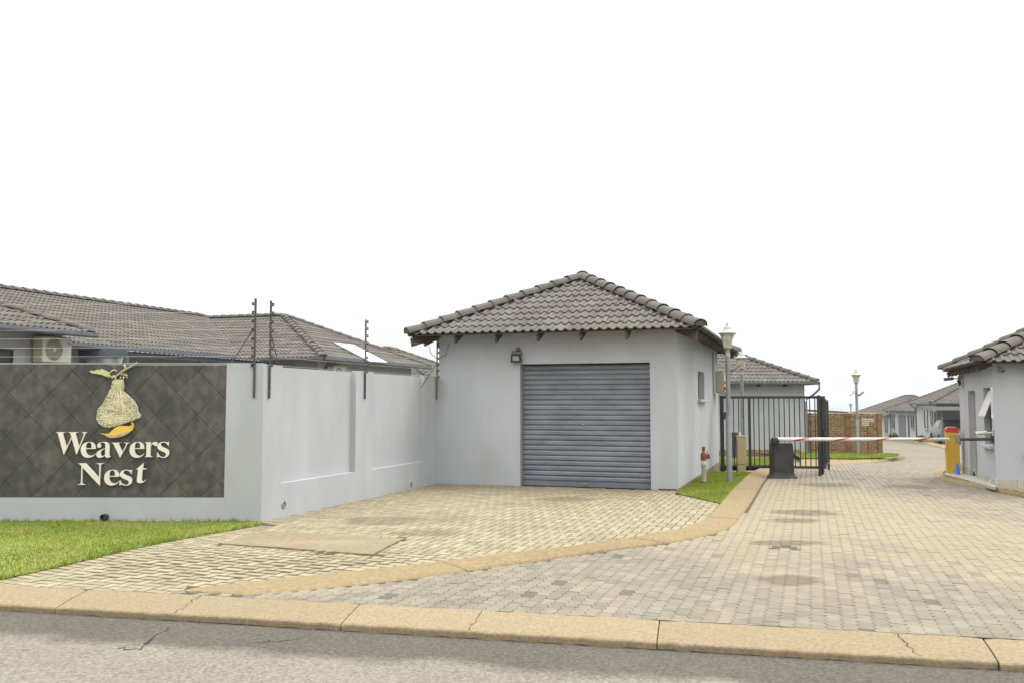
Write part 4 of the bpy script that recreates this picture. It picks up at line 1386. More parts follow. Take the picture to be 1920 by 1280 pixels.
floodlight('floodlight', 'black square floodlight under the eave above the garage roller door', Matrix.Translation(fl) @ GM)

# cream electrical box with conduit on the garage side wall
bx = uv(GU1, 22.9, 1.83)
t = thing('electrical_box', 'cream electrical box with conduit fixed to the garage side wall', 'electrical box', bx)
mb = MB(GM); mb.box(GU1 + .002, GU1 + .24, 22.75, 23.3, 1.83, 2.36); b_ = mb.build('housing', M_CREAM2, t, bevel=.01)
mb = MB(GM); mb.box(GU1 + .24, GU1 + .262, 22.78, 23.27, 1.86, 2.33); dr = mb.build('door', M_CREAM2, t, bevel=.006)
mb = MB(GM); mb.box(GU1 + .262, GU1 + .285, 22.82, 22.86, 2.05, 2.12); mb.build('latch', M_RUST, dr)
mb = MB(GM); mb.box(GU1 + .255, GU1 + .30, 22.74, 22.80, 1.90, 1.98); mb.build('alarm_button', M_RED, t)
mb = MB(); mb.tube([uv(GU1 + .035, 22.6, 1.80), uv(GU1 + .035, 22.6, 2.86)], .028, 8); mb.build('conduit', M_OFFW, t)

# ================================================================== ELECTRIC FENCE
ef = thing('electric_fence', 'black electric fence posts with thin wires along the top of the walls', 'fence', (SX1 - .15, SWY, 1.66))
wire_z = [2.10 + .118 * k for k in range(8)]
def fpost(x, y, z0, z1, side, zs):
    mb = MB(Matrix.Translation((x, y, 0))); mb.box(-.0125, .0125, -.0125, .0125, z0, z1)
    p = mb.build('post', M_POST, ef)
    pts = []
    for z in zs:
        c = Vector((x, y, z)) + Vector(side) * .034
        mb = MB(Matrix.Translation(c)); mb.lathe([(.009, -.022), (.021, -.015), (.011, -.003), (.011, .003), (.021, .015), (.009, .022)], 8); mb.build('insulator', M_BLACKP, p)
        pts.append(c + Vector(side) * .02)
    for zb in (z0 + .1, z0 + .42):
        mb = MB(Matrix.Translation((x, y - .017, zb)) @ Matrix.Rotation(math.pi / 2, 4, 'X')); mb.lathe([(.008, -.002), (.008, .006)], 6); mb.build('bolt', M_PIPE, p)
    return pts
pA = SW(477.5, 700); pB = uv(WU + .018, 10.52); pC = uv(WU + .018, 13.28); pD = uv(WU + .03, 16.25)
wA = fpost(pA.x, SWY - .018, 1.66, 3.0, (-1, 0, 0), wire_z)
sd_ = (UX, UY, 0)
wB = fpost(pB.x, pB.y, 1.65, 2.98, sd_, wire_z)
wC = fpost(pC.x, pC.y, 1.65, 2.96, sd_, wire_z)
wD = fpost(pD.x, pD.y, 1.65, 2.82, sd_, [z for z in wire_z if z < 2.75])
wE = [Vector((-10.5, SWY + .1, z)) for z in wire_z]
for run in ((wE, wA), (wA, wB), (wB, wC), (wC, wD)):
    for a, b in zip(*run):
        mb = MB(); mb.tube([a, a.lerp(b, .5) - Vector((0, 0, .004)), b], .0016, 4); mb.build('wire', M_WIRE, ef)
def brace(a, b):
    mb = MB(); mb.tube([a, b], .008, 6); mb.build('brace', M_POST, ef)
brace(Vector((pA.x, SWY - .01, 2.62)), Vector((pA.x - .36, SWY + .1, wall_top)))
brace(Vector((pB.x, pB.y, 2.62)) + Vector(uv(-.02, 0)), uv(WU - .12, 10.95, WT))
brace(Vector((pD.x, pD.y, 2.38)), uv(WU + .01, 15.55, 1.88))
mb = MB(); q0 = uv(GU0 - .2, GV0 - .1, 2.72)
mb.tube([q0 + Vector((.02, 0, 0)), q0 + Vector((.06, -.02, -.16)), q0 + Vector((.2, -.05, -.26)), q0 + Vector((.36, -.08, -.20)), q0 + Vector((.42, -.08, .02))], .006, 6); mb.build('lead_cable', M_BLACK, ef)

# ================================================================== HOUSES BEHIND THE SIGN WALL
hl = thing('house', 'long low house with dark tiled hip roofs behind the slate sign wall', 'house', uv(-20, 18))
mb = MB(GM)
mb.box(-26.4, -18.6, 5.5, 33.0, -.3, 3.05); mb.build('wall', M_WALL2, hl)
mb = MB(GM)
mb.box(-22, -16.1, 9.6, 15.95, -.3, 3.10); wl1 = mb.build('wing_wall', M_WALL2, hl)
mb = MB(GM); mb.box(-20, -15.25, 25.6, 32.8, -.3, 2.98); mb.build('wing_wall', M_WALL2, hl)
hip_roof(hl, GM, -27.0, -18.0, 5.0, 33.6, 3.10, .40, nobj=170, gutter='r')
hip_roof(hl, GM, -24.0, -15.5, 8.9, 16.25, 3.14, .41, nobj=60, gutter='r')
hip_roof(hl, GM, -27.0, -14.7, 25.0, 33.4, 3.02, .43, nobj=70, gutter='fr')
w_ = MB(GM).box(-16.098, -16.08, 13.2, 14.55, 1.3, 2.66).build('window', M_GLASS, hl)
mb = MB(GM)
for a, b, c, d in ((13.15, 13.2, 1.25, 2.71), (14.55, 14.6, 1.25, 2.71), (13.2, 14.55, 2.66, 2.71), (13.85, 13.9, 1.3, 2.66)): mb.box(-16.098, -16.06, a, b, c, d)
mb.build('frame', M_BLACK, w_)
# patio cover: beam, corrugated sheet, rolled-up tarpaulin
mb = MB(GM); mb.box(-19.2, -17.0, 18.95, 19.05, 2.80, 2.99); mb.build('patio_beam', M_GUTTER, hl)
mb = MB(GM); mb.box(-17.06, -16.98, 19.05, 25.0, 2.80, 2.93); mb.build('patio_beam', M_GUTTER, hl)
mb = MB(GM)
n = 64
A = [(-16.85, 19.0 + 6.0 * k / n, 2.915 + .02 * (k % 2)) for k in range(n + 1)]; B = [(-18.55, y, z + .12) for _, y, z in A]
mb.add(A + B, [(i, i + 1, n + 2 + i, n + 1 + i) for i in range(n)]); mb.build('corrugated_cover', M_CORR, hl)
mb = MB(GM)
v, f = [], []
for i in range(17):
    for j in range(6):
        u_ = -18.9 + 1.8 * i / 16; s_ = j / 5
        v.append((u_, 18.99 - .10 * math.sin(i * 1.3) * s_ - .05 * s_, 2.80 - s_ * (.34 + .10 * math.sin(i * .7 + 1))))
for i in range(16):
    for j in range(5): f.append((i * 6 + j, i * 6 + j + 1, (i + 1) * 6 + j + 1, (i + 1) * 6 + j))
mb.add(v, f, True); mb.build('tarpaulin', M_TARP, hl)
for u_, v_ in ((-17.02, 19.0), (-17.02, 22.0)):
    mb = MB(GM); mb.box(u_ - .04, u_ + .04, v_ - .04, v_ + .04, -.3, 2.8); mb.build('patio_post', M_GUTTER, hl)

def aircon(M_, label, w=.80, h=.55, d=.28):
    """outdoor unit; local x along the wall, local -y outwards, base at z 0"""
    t = thing('air_conditioner', label, 'air conditioner', M_.translation, 'outdoor air conditioning units')
    mb = MB(M_); mb.box(-w / 2, w / 2, -d - .06, -.06, 0, h); c = mb.build('casing', M_OFFW, t, bevel=.018)
    Mf = M_ @ Matrix.Translation((-w * .12, -d - .062, h * .5)) @ Matrix.Rotation(math.pi / 2, 4, 'X')
    mb = MB(Mf); mb.lathe([(.235, .002), (.235, .004), (.001, .004)], 28, caps=False); gr_ = mb.build('fan_grille', M_PIPE, t)
    mb = MB(Mf)
    for k in range(9):
        r = .05 + k * .022; mb.lathe([(r, .006), (r, .012), (r + .006, .012), (r + .006, .006)], 28, caps=False)
    for k in range(16):
        a = k * math.pi / 8; mb.tube([(.03 * math.cos(a), .03 * math.sin(a), .012), (.235 * math.cos(a), .235 * math.sin(a), .012)], .0035, 4)
    mb.build('grille_rings', M_CREAM2, gr_)
    mb = MB(Mf); mb.lathe([(.045, .004), (.045, .018), (.03, .024), (.001, .025)], 16, caps=False); mb.build('hub', M_OFFW, gr_)
    mb = MB(M_); mb.box(w * .33, w * .45, -d - .0635, -d - .06, h * .22, h * .55); mb.build('rating_label', M_WHITE, t)
    mb = MB(M_)
    for x, z, a, b in ((.30, .42, .028, .05), (.335, .41, .012, .06), (.36, .43, .012, .03)): mb.box(x - a / 2, x + a / 2, -d - .0635, -d - .06, h * .74, h * .74 + b)
    mb.build('blue_emblem', M_BLUE, t)
    for s_ in (-w * .38, w * .38):
        mb = MB(M_); mb.box(s_ - .02, s_ + .02, -d - .03, 0, -.045, -.004); mb.box(s_ - .02, s_ + .02, -.03, 0, -.045, .35); mb.build('wall_bracket', M_OFFW, t)
    mb = MB(M_); mb.tube([(-w / 2 - .01, -.03, h), (-w / 2 - .08, -.03, h * .9), (-w / 2 - .08, -.03, 0)], .012, 6); mb.build('pipe', M_OFFW, t)
    return t
R_ac = GM @ Matrix(((0, -1, 0, 0), (1, 0, 0, 0), (0, 0, 1, 0), (0, 0, 0, 1)))      # local x -> +v, -y -> +u
aircon(Matrix.Translation(uv(-16.09, 15.46, 2.47)) @ R_ac, 'cream air conditioner unit above the slate wall under the nearest roof')
aircon(Matrix.Translation(uv(-15.24, 26.45, 2.24)) @ R_ac, 'small cream air conditioner just showing above the white side wall')

def plane_hit(px, py, p, n):
    r = ray(px, py); o = Vector((0, 0, H)); return o + r * ((Vector(p) - o).dot(n) / r.dot(n))
pn = (GM.to_3x3() @ Vector((.43, 0, 1))).normalized()
pp0 = uv(-14.7, 25, 3.02 + .12)
c4 = [plane_hit(x, y, pp0, pn) for x, y in ((626, 642), (664, 646), (728, 679), (694, 677))]
t = thing('solar_panel', 'white glaring solar panel lying on the dark tiled roof', 'solar panel', sum(c4, Vector()) / 4)
def quad_slab(name, c, n, th, m, parent):
    mb = MB(); a = [p for p in c]; b = [p - n * th for p in c]
    mb.add(a + b, [(0, 3, 2, 1), (4, 5, 6, 7)] + [(i, (i + 1) % 4, 4 + (i + 1) % 4, 4 + i) for i in range(4)]); return mb.build(name, m, parent)
quad_slab('frame', c4, pn, .05, M_PIPE, t)
for k in (0, 1):
    q = [c4[0].lerp(c4[1], .04 + k * .48), c4[0].lerp(c4[1], .48 + k * .48), c4[3].lerp(c4[2], .48 + k * .48), c4[3].lerp(c4[2], .04 + k * .48)]
    quad_slab('glass', [p + pn * .006 for p in q], pn, .004, M_SOLAR, t)

h3 = thing('house', 'further house whose dark roof corner shows left of the garage', 'house', uv(-22, 41))
MB(GM).box(-29, -16.8, 37.5, 44.5, -.8, 2.55).build('wall', M_WALL2, h3)
hip_roof(h3, GM, -30, -16.2, 37, 45, 2.62, .42, nobj=60, gutter='fr')

# ================================================================== HOUSE BEHIND THE GATE
h2 = thing('house', 'pale grey house with dark tiled hip roof behind the black gate', 'house', (7, 36, -.4))
HX0, HX1, HY0 = 2.6, 11.08, 33.85
mb = MB(); mb.box(HX0, HX1, HY0, 42, -.16, 2.36); mb.build('wall', M_WALL2, h2)
pl_ = MB().box(HX0 - .01, HX1 + .012, HY0 - .012, 42.01, -.7, -.165).build('plinth', M_MORTAR, h2)
bme = None
def brick_mesh(m, w=.205, h=.062, d=.03):
    mb = MB(); c = .006
    mb.add([(-w / 2, 0, 0), (w / 2, 0, 0), (w / 2, 0, h), (-w / 2, 0, h), (-w / 2 + c, -d, c), (w / 2 - c, -d, c), (w / 2 - c, -d, h - c), (-w / 2 + c, -d, h - c)],
           [(4, 5, 6, 7), (0, 1, 5, 4), (1, 2, 6, 5), (2, 3, 7, 6), (3, 0, 4, 7)])
    return mb.mesh('brick', m)
BRICK = brick_mesh(M_BRICK)
for j in range(3):
    x = 4.9 + (.117 if j % 2 else 0)
    while x + .11 < HX1:
        put(bpy.data.objects.new('brick', BRICK), pl_, Matrix.Translation((x, HY0 - .013, -.42 + j * .087))); x += .235
rf2 = hip_roof(h2, Matrix.Identity(4), HX0 - .5, HX1 + .36, HY0 - .38, 42.4, 2.35, .47, nobj=220, gutter='fr')
for x in (8.2, 9.3, 10.3):
    mb = MB(); mb.box(x - .03, x + .03, HY0 - .34, HY0, 2.19, 2.27); mb.build('rafter', M_DECK, h2)
mb = MB(); mb.tube([(HX1 + .42, HY0 - .42, 2.26), (HX1 + .42, HY0 - .42, 2.08), (HX1 + .25, HY0 - .2, 1.86), (HX1 + .06, HY0 - .03, 1.72), (HX1 + .05, HY0 - .02, 1.6), (HX1 + .05, HY0 - .02, -.4)], .042, 8); mb.build('downpipe', M_FASCIA, h2)

# ================================================================== BRICK SCREEN WALL
bw = thing('brick_wall', 'brown brick garden wall with piers beside the entrance road', 'wall', (12.6, 34, -.4))
BY, BZ0, BZ1 = 33.92, -.42, 1.19
BX0, BX1 = 11.2, 14.0
mo = MB().box(BX0, BX1, BY, BY + .2, BZ0 - .3, BZ1).build('mortar', M_MORTAR, bw)
piers = [(BX0 + .01, BX0 + .12), (12.62, 12.80), (13.82, 13.99)]
rb = random.Random(4)
for a, b in piers:
    MB().box(a, b, BY - .045, BY + .03, BZ0 - .3, BZ1 - .01).build('pier', M_BRKP, bw, bevel=.006)
    z = BZ0 + .02
    while z + .075 < BZ1:
        mb = MB(); mb.box(a - .004 + rb.uniform(0, .004), b + rb.uniform(0, .006), BY - .058 - rb.uniform(0, .005), BY - .046, z, z + .068); mb.build('brick', M_BRICK, bw); z += .089
j = 0; z = BZ0 + .015
while z + .075 < BZ1:
    for (a, b) in ((piers[0][1], piers[1][0]), (piers[1][1], piers[2][0])):
        x = a - (.117 if j % 2 else .0) + .12
        while x - .109 < b - .03:
            x0, x1 = max(a + .006, x - .109), min(b - .006, x + .109)
            if x1 - x0 > .21:
                put(bpy.data.objects.new('brick', BRICK), bw, Matrix.Translation((x, BY - rb.uniform(-.004, .004), z)) @ Matrix.Rotation(rb.gauss(0, .012), 4, 'Y'))
            elif x1 - x0 > .04:
                put(bpy.data.objects.new('brick', brick_mesh(M_BRICK, x1 - x0 - .02)), bw, Matrix.Translation(((x0 + x1) / 2, BY, z)))
            x += .235
    z += .089; j += 1

# sign post in front of it
sp = gz(1625, 852, lambda x, y: slope(y))
sp = Vector((13.18, 33.2, slope(33.2)))
t = thing('direction_sign', 'brown post with two small white direction boards before the brick wall', 'sign', sp)
MB(Matrix.Translation(sp)).box(-.022, .022, -.022, .022, 0, 1.42).build('post', M_RUST, t)
for x0, x1, z0, z1, oval in ((-.22, .21, 1.25, 1.37, True), (-.22, .03, 1.11, 1.23, False)):
    b = MB(Matrix.Translation(sp)).box(x0, x1, -.035, -.022, z0, z1).build('board', M_OFFW, t)
    zc = (z0 + z1) / 2
    mb = MB(Matrix.Translation(sp))
    if oval:
        mb.add([(x0 + .07 + .035 * math.cos(a * math.pi / 6), -.0365, zc + .024 * math.sin(a * math.pi / 6)) for a in range(12)], [tuple(range(11, -1, -1))])
    x = x0 + (.14 if oval else .03)
    while x < x1 - .03:
        w = random.uniform(.014, .028); mb.box(x, x + w, -.0368, -.0352, zc - .016, zc + .016); x += w + .008
    mb.build('print', M_INK, b)

# ================================================================== LAMP POSTS
def lamp_post(loc, label):
    t = thing('lamp_post', label, 'lamp post', loc, 'white coach lamps on grey poles')
    T = Matrix.Translation(loc)
    mb = MB(T); mb.lathe([(.058, -.15), (.058, 1.32), (.052, 1.335)], 14); mb.build('lower_pole', M_PIPE, t)
    mb = MB(T); mb.lathe([(.048, 1.33), (.045, 2.62)], 14); mb.build('upper_pole', M_PIPE, t)
    mb = MB(T); mb.lathe([(.052, 2.50), (.055, 2.52), (.055, 2.54), (.048, 2.56), (.048, 2.66), (.085, 2.675), (.09, 2.69), (.085, 2.705)], 16); mb.build('collar', M_LAMPW, t)
    mb = MB(T); mb.lathe([(.082, 2.705), (.092, 2.77), (.108, 2.85), (.132, 2.92), (.155, 2.965)], 18, caps=False); gl = mb.build('glass_bowl', M_LGLASS, t)
    mb = MB(T); mb.lathe([(.012, 2.705), (.03, 2.76), (.035, 2.82), (.02, 2.88), (.004, 2.90)], 10); mb.build('bulb', M_LAMPW, gl)
    mb = MB(T); mb.lathe([(.175, 2.958), (.182, 2.968), (.178, 2.978), (.13, 3.0), (.095, 3.03), (.068, 3.065), (.066, 3.085), (.045, 3.10), (.022, 3.118), (.014, 3.135), (.024, 3.15), (.014, 3.165), (.008, 3.19), (.002, 3.205)], 18); mb.build('hood', M_LAMPW, t)
    for k in range(4):
        a = k * math.pi / 2 + .4
        mb = MB(T); mb.tube([(r * math.cos(a), r * math.sin(a), z) for r, z in ((.084, 2.70), (.095, 2.77), (.111, 2.85), (.135, 2.92), (.158, 2.965))], .005, 5); mb.build('glass_rib', M_LAMPW, t)
    return t
L1 = gz(1368, 904, z_apron)
lamp1 = lamp_post(L1, 'tallest white coach lamp on grey pole standing in the grass beside the garage')
L3 = Vector((12.72, 33.0, slope(33.0)))
L2 = Vector((6.28, 24.4, slope(24.4) - .02))
L4 = Vector((28.4, 75, slope(75)))
copy_thing(lamp1, L2, label='white coach lamp behind the black gate and cream pillar')
l3 = copy_thing(lamp1, L3, label='white coach lamp with two spotlights standing before the brick wall')
l4 = copy_thing(lamp1, L4, label='far off white coach lamp showing above the brick wall')
def spot_pair(lamp, loc, k=1.0):
    T = Matrix.Translation(loc)
    mb = MB(T @ Matrix.Translation((-.17, -.02, 2.30)) @ Matrix.Rotation(math.radians(-42), 4, 'Y')); mb.box(-.14, .14, -.1, .1, -.008, .008); mb.build('solar_plate', M_LAMPW, lamp)
    mb = MB(T @ Matrix.Translation((.16, -.03, 2.28)) @ Matrix.Rotation(math.radians(-40), 4, 'Y')); mb.box(-.11, .11, -.08, .08, -.02, .02); mb.build('spot_light', M_GREY, lamp, bevel=.006)
    mb = MB(T); mb.tube([(-.12, 0, 2.29), (.12, 0, 2.26)], .013, 6); mb.build('cross_arm', M_LAMPW, lamp)
    mb = MB(T); mb.tube([(.05, -.03, 2.25), (.07, -.05, 2.12), (.03, -.05, 2.05)], .006, 5); mb.build('cable', M_BLACK, lamp)
spot_pair(lamp1, L1); spot_pair(l3, L3); spot_pair(l4, L4)

# ================================================================== STANDPIPE
hp = gz(1320, 906, z_apron)
t = thing('standpipe', 'white standpipe with a rusty brown valve head in the grass by the garage', 'standpipe', hp)
T = Matrix.Translation(hp)
mb = MB(T); mb.lathe([(.046, -.1), (.046, .36), (.052, .365), (.052, .40), (.046, .405), (.046, .47)], 14); mb.build('pipe', M_OFFW, t)
mb = MB(T); mb.lathe([(.048, -.01), (.048, .05)], 14); mb.build('foot', M_GREY, t)
mb = MB(T); mb.lathe([(.056, .46), (.058, .47), (.058, .58), (.05, .60), (.028, .605), (.026, .67), (.034, .675), (.034, .72), (.028, .725)], 14); vh = mb.build('valve', M_RUST, t)
mb = MB(T @ Matrix.Translation((.05, 0, .535)) @ Matrix.Rotation(math.pi / 2, 4, 'Y')); mb.lathe([(.045, 0), (.045, .04), (.052, .045), (.052, .065), (.02, .07)], 12); mb.build('outlet', M_RUST, vh)
mb = MB(T); mb.tube([(.075, 0, .58), (.075, 0, .635)], .008, 6); mb.build('spindle', M_RUST, vh)

# small group of pavers let into the lawn
for k, (px, py) in enumerate(((1384, 884.5), (1391, 885), (1397, 886), (1405, 886.5))):
    q = gz(px, py, z_apron)
    o = MB(frame(10 + 3 * k, q.x, q.y, q.z)).box(-.04, .04, -.12, .12, -.02, .035).build('paving_brick', M_BRKP, None, bevel=.005)
    o['label'] = ['leftmost', 'second from left', 'third from left', 'rightmost'][k] + ' of four small brown pavers let into the lawn'
    o['category'] = 'paver'; o['group'] = 'brown pavers in the lawn'

# ================================================================== GATE
GL = Vector((5.09, 21.72, 0))
GMg = frame(9, GL.x, GL.y, 0)
GLEN, GT = 2.25, 1.745
t = thing('sliding_gate', 'black steel gate with thin upright bars across the road behind the barrier', 'gate', (GL.x, GL.y, -.06))
def gbox(name, M_, a, b, c, d, e, f, parent, bev=.0): return MB(M_).box(a, b, c, d, e, f).build(name, M_BLACK, parent, bevel=bev)
gbox('post', GMg, -.045, .045, -.045, .045, -.12, GT + .01, t, .004)
gbox('post', GMg, .62, .68, -.025, .025, -.02, GT - .06, t, .003)
gbox('post', GMg, GLEN - .035, GLEN + .035, -.09, -.02, -.15, GT + .02, t, .004)
gbox('top_rail', GMg, .045, GLEN + .12, -.018, .018, GT - .06, GT, t, .003)
gbox('bottom_rail', GMg, .045, GLEN + .12, -.018, .018, .02, .08, t, .003)
bar = MB().box(-.011, .011, -.011, .011, .08, GT - .06).mesh('bar', M_BLACK)
k = 0
x = .16
while x < GLEN + .1:
    if not (.60 < x < .70): put(bpy.data.objects.new('bar', bar), t, GMg @ Matrix.Translation((x, 0, 0)))
    x += .1185
gbox('lock_box', GMg, .0, .11, -.08, -.046, 1.18, 1.36, t, .004)
gbox('end_frame', GMg, GLEN + .12, GLEN + .16, -.02, .02, .02, GT, t, .003)
mb = MB(GMg); mb.tube([(1.55, -.03, .06), (1.58, -.05, -.02), (1.64, -.05, -.04), (1.70, -.05, -.02), (1.72, -.03, .05)], .007, 6); mb.build('chain', M_PIPE, t)

s0 = Vector((.3455 * 21.45, 21.45, 0)); s1 = Vector((.3525 * 24.4, 24.4, 0))
hd = math.degrees(math.atan2(s1.x - s0.x, s1.y - s0.y))
GMs = frame(hd - 90, s0.x, s0.y, 0)
LS = (s1 - s0).length
t = thing('swing_gate', 'black barred gate leaf standing open edge-on at the right end', 'gate', (s0.x, s0.y, -.08))
gbox('post', GMs, -.03, .03, -.03, .03, -.12, GT, t, .003); gbox('post', GMs, LS - .03, LS + .03, -.03, .03, -.25, GT - .10, t, .003)
for zz in (0.0, 1):
    mb = MB(GMs); a, b = (.03, .09) if zz == 0 else (GT - .06, GT)
    mb.add([(.03, -.018, a), (.03, .018, a), (.03, .018, b), (.03, -.018, b), (LS - .03, -.018, a - .1), (LS - .03, .018, a - .1), (LS - .03, .018, b - .1), (LS - .03, -.018, b - .1)],
           [(0, 3, 2, 1), (4, 5, 6, 7), (0, 1, 5, 4), (2, 3, 7, 6), (0, 4, 7, 3), (1, 2, 6, 5)])
    mb.build('bottom_rail' if zz == 0 else 'top_rail', M_BLACK, t)
x = .12
while x < LS - .08:
    put(bpy.data.objects.new('bar', bar), t, GMs @ Matrix.Translation((x, 0, -.1 * x / LS))); x += .1
gbox('lock_box', GMs, .03, .16, -.06, .06, .78, .98, t, .004)

# cream control pillar
cp = Vector((5.47, 21.42, .02))
t = thing('control_pillar', 'narrow cream metal pillar with a white beacon beside the black gate', 'control pillar', cp)
Tc = frame(8, cp.x, cp.y, cp.z)
MB(Tc).box(-.095, .095, -.10, .12, -.1, .10).build('base', M_CREAM, t, bevel=.008)
MB(Tc).box(-.10, .10, -.105, .125, .106, .745).build('cabinet', M_CREAM, t, bevel=.008)
MB(Tc).box(-.108, .112, -.112, .132, .748, .78).build('lid', M_CREAM, t, bevel=.006)
mb = MB(Tc @ Matrix.Translation((-.03, 0, .78))); mb.lathe([(.03, 0), (.03, .05), (.022, .07), (.004, .075)], 12); mb.build('beacon', M_WHITE, t)
MB(Tc).box(.1005, .112, -.08, .10, .13, .72).build('side_door', M_CREAM, t, bevel=.004)

# ================================================================== BOOM BARRIER
def loft(mb, rings, M_):
    v, f = [], []
    for w, d, z in rings: v += [(-w / 2, -d / 2, z), (w / 2, -d / 2, z), (w / 2, d / 2, z), (-w / 2, d / 2, z)]
    for j in range(len(rings) - 1):
        for i in range(4): f.append((j * 4 + i, j * 4 + (i + 1) % 4, j * 4 + 4 + (i + 1) % 4, j * 4 + 4 + i))
    f.append((3, 2, 1, 0)); e = 4 * (len(rings) - 1); f.append((e, e + 1, e + 2, e + 3))
    mb.add(v, f, False, M_); return mb
bb = Vector(((1467 - 960) / F * 20.45, 20.45, z_road(0, 20.45)))
t = thing('boom_barrier', 'black boom barrier cabinet carrying the lowered red and white striped arm', 'boom barrier', bb)
Tb = Matrix.Translation(bb + Vector((0, .2, 0)))
loft(MB(), [(.60, .46, 0), (.585, .44, .03), (.52, .40, .055), (.475, .36, .12), (.46, .34, .45), (.45, .33, .70), (.43, .31, .80)], Tb).build('cabinet', M_BLACKP, t, bevel=.018)
ARM_Z = atY(1600, 822.7, bb.y - .02).z
hub_c = Vector((atY(1452, 826, bb.y).x, bb.y - .02, ARM_Z - .035))
mb = MB(Matrix.Translation(hub_c) @ Matrix.Rotation(math.pi / 2, 4, 'X')); mb.lathe([(.085, -.06), (.09, -.04), (.09, .05), (.075, .07), (.03, .075)], 20); mb.build('hub', M_BLACK, t)
a0 = Vector((atY(1454, 822, bb.y).x, bb.y - .04, ARM_Z)); a1x = atY(1777, 822.5, bb.y).x
mb = MB()
R_ = Matrix.Rotation(math.pi / 2, 4, 'Y')
mb.lathe([(.041, 0), (.041, 1.3), (.040, 2.6), (.039, a1x - a0.x)], 20, R_)
arm = mb.build('arm', M_BOOM, t, M=Matrix.Translation(a0))

# second barrier behind the gate
q = Vector((7.82, 31.0, slope(31) + KERB_Z))
t = thing('boom_barrier', 'black barrier cabinet standing behind the gate bars and the lamp pole', 'boom barrier', q)
Tq = Matrix.Translation(q)
loft(MB(), [(.46, .4, 0), (.40, .36, .06), (.39, .34, .90), (.38, .33, .96)], Tq).build('cabinet', M_BLACKP, t, bevel=.02)
mb = MB(Tq @ Matrix.Translation((-.1, -.19, .80)) @ Matrix.Rotation(math.pi / 2, 4, 'X')); mb.lathe([(.08, -.02), (.08, .03), (.03, .035)], 14); mb.build('hub', M_BLACK, t)

# yellow barrier cabinet ------------------------------------------------------
def z_island(X, Y): return slope(Y) + .0
yb = gz(1787.0, 889.0, z_island) + Vector((.07, .14, 0))
t = thing('barrier_cabinet', 'yellow barrier cabinet with a red cap beside the guardhouse', 'boom barrier', yb)
Ty = frame(21, yb.x, yb.y, yb.z)
wy = .28
MB(Ty).box(-wy / 2, wy / 2, -.15, .15, .004, .955).build('housing', M_YELLOW, t, bevel=.012)
MB(Ty).box(-wy / 2 - .01, wy / 2 + .01, -.16, .16, 0, .02).build('base_plate', M_BLACK, t)
mb = MB(Ty)
mb.prism([(-wy / 2 + .004, .957), (wy / 2 - .004, .957), (wy / 2 - .004, 1.03), (wy / 2 - .03, 1.07), (wy / 2 - .06, 1.08), (-wy / 2 + .06, 1.08), (-wy / 2 + .03, 1.07), (-wy / 2 + .004, 1.03)], -.148, .148)
cap = mb.build('cap', M_RED, t, bevel=.012)
mb = MB(Ty @ Matrix.Translation((.045, -.152, 1.01)) @ Matrix.Rotation(math.pi / 2, 4, 'X')); mb.lathe([(.014, -.01), (.014, .004), (.004, .005)], 10); mb.build('key_lock', M_BLACK, cap)
mb = MB(Ty)
for a, b in ((-.07, -.052), (-.048, -.03), (-.026, -.012), (-.006, .0), (.018, .036), (.04, .058), (.062, .078), (.082, .10)): mb.box(a, b, -.1525, -.1505, .862, .878)
mb.build('print', M_INK, t)
MB(Ty).box(-wy / 2 - .004, -wy / 2 + .002, -.10, -.04, .50, .60).build('slot', M_BLACK, t)
for k in range(9):
    mb = MB(Ty @ Matrix.Translation((-wy / 2, -.12, .12 + k * .095)) @ Matrix.Rotation(-math.pi / 2, 4, 'Y')); mb.lathe([(.006, 0), (.006, .004)], 6); mb.build('rivet', M_BLACK, t)

cn = gz(1795, 890.8, z_island)
t = thing('traffic_cone', 'small blue plastic cone in front of the yellow cabinet', 'cone', cn)
mb = MB(Matrix.Translation(cn)); mb.lathe([(.078, .012), (.07, .012), (.062, .02), (.016, .275), (.012, .285), (.004, .287)], 18); mb.build('cone_body', M_BLUE, t)
MB(Matrix.Translation(cn)).box(-.085, .085, -.085, .085, 0, .012).build('base', M_BLACK, t, bevel=.004)

# ================================================================== GUARDHOUSE
QU, QV = 3.29, 19.04
QU1, QV1 = 7.2, 23.15
gh = thing('guardhouse', 'small grey guardhouse with dark tiled roof at the right edge', 'guardhouse', uv(5, 21))
QZ = 2.34
mb = MB(GM)
DV0, DV1, WV0, WV1 = 21.05, 21.95, 19.24, 20.08
# left wall: local x -> v, thickness towards +u
L90 = Matrix(((0, 1, 0, 0), (1, 0, 0, 0), (0, 0, 1, 0), (0, 0, 0, 1)))
wall_with_holes(mb, QV + .22, QV1, .14, QZ + .12, QU, QU + .22, [(DV0, DV1, .0, 1.84), (WV0 + .04, WV1, .77, 1.88)], L90)
wall_with_holes(mb, QU, QU1, .14, QZ + .12, QV, QV + .22, [(3.82, 5.3, .66, 1.90)])
mb.box(QU1 - .22, QU1, QV + .22, QV1, .14, QZ + .12); mb.box(QU + .22, QU1 - .22, QV1 - .22, QV1, .14, QZ + .12)
mb.build('wall', M_WALL, gh)
MB(GM).box(QU + .25, QU1 - .25, QV + .25, QV1 - .25, 2.2, 2.25).build('ceiling', M_WALL2, gh)
MB(GM).box(QU + .1, QU1 - .1, QV + .1, QV1 - .1, -.2, .02).build('floor', M_PLINTH, gh)
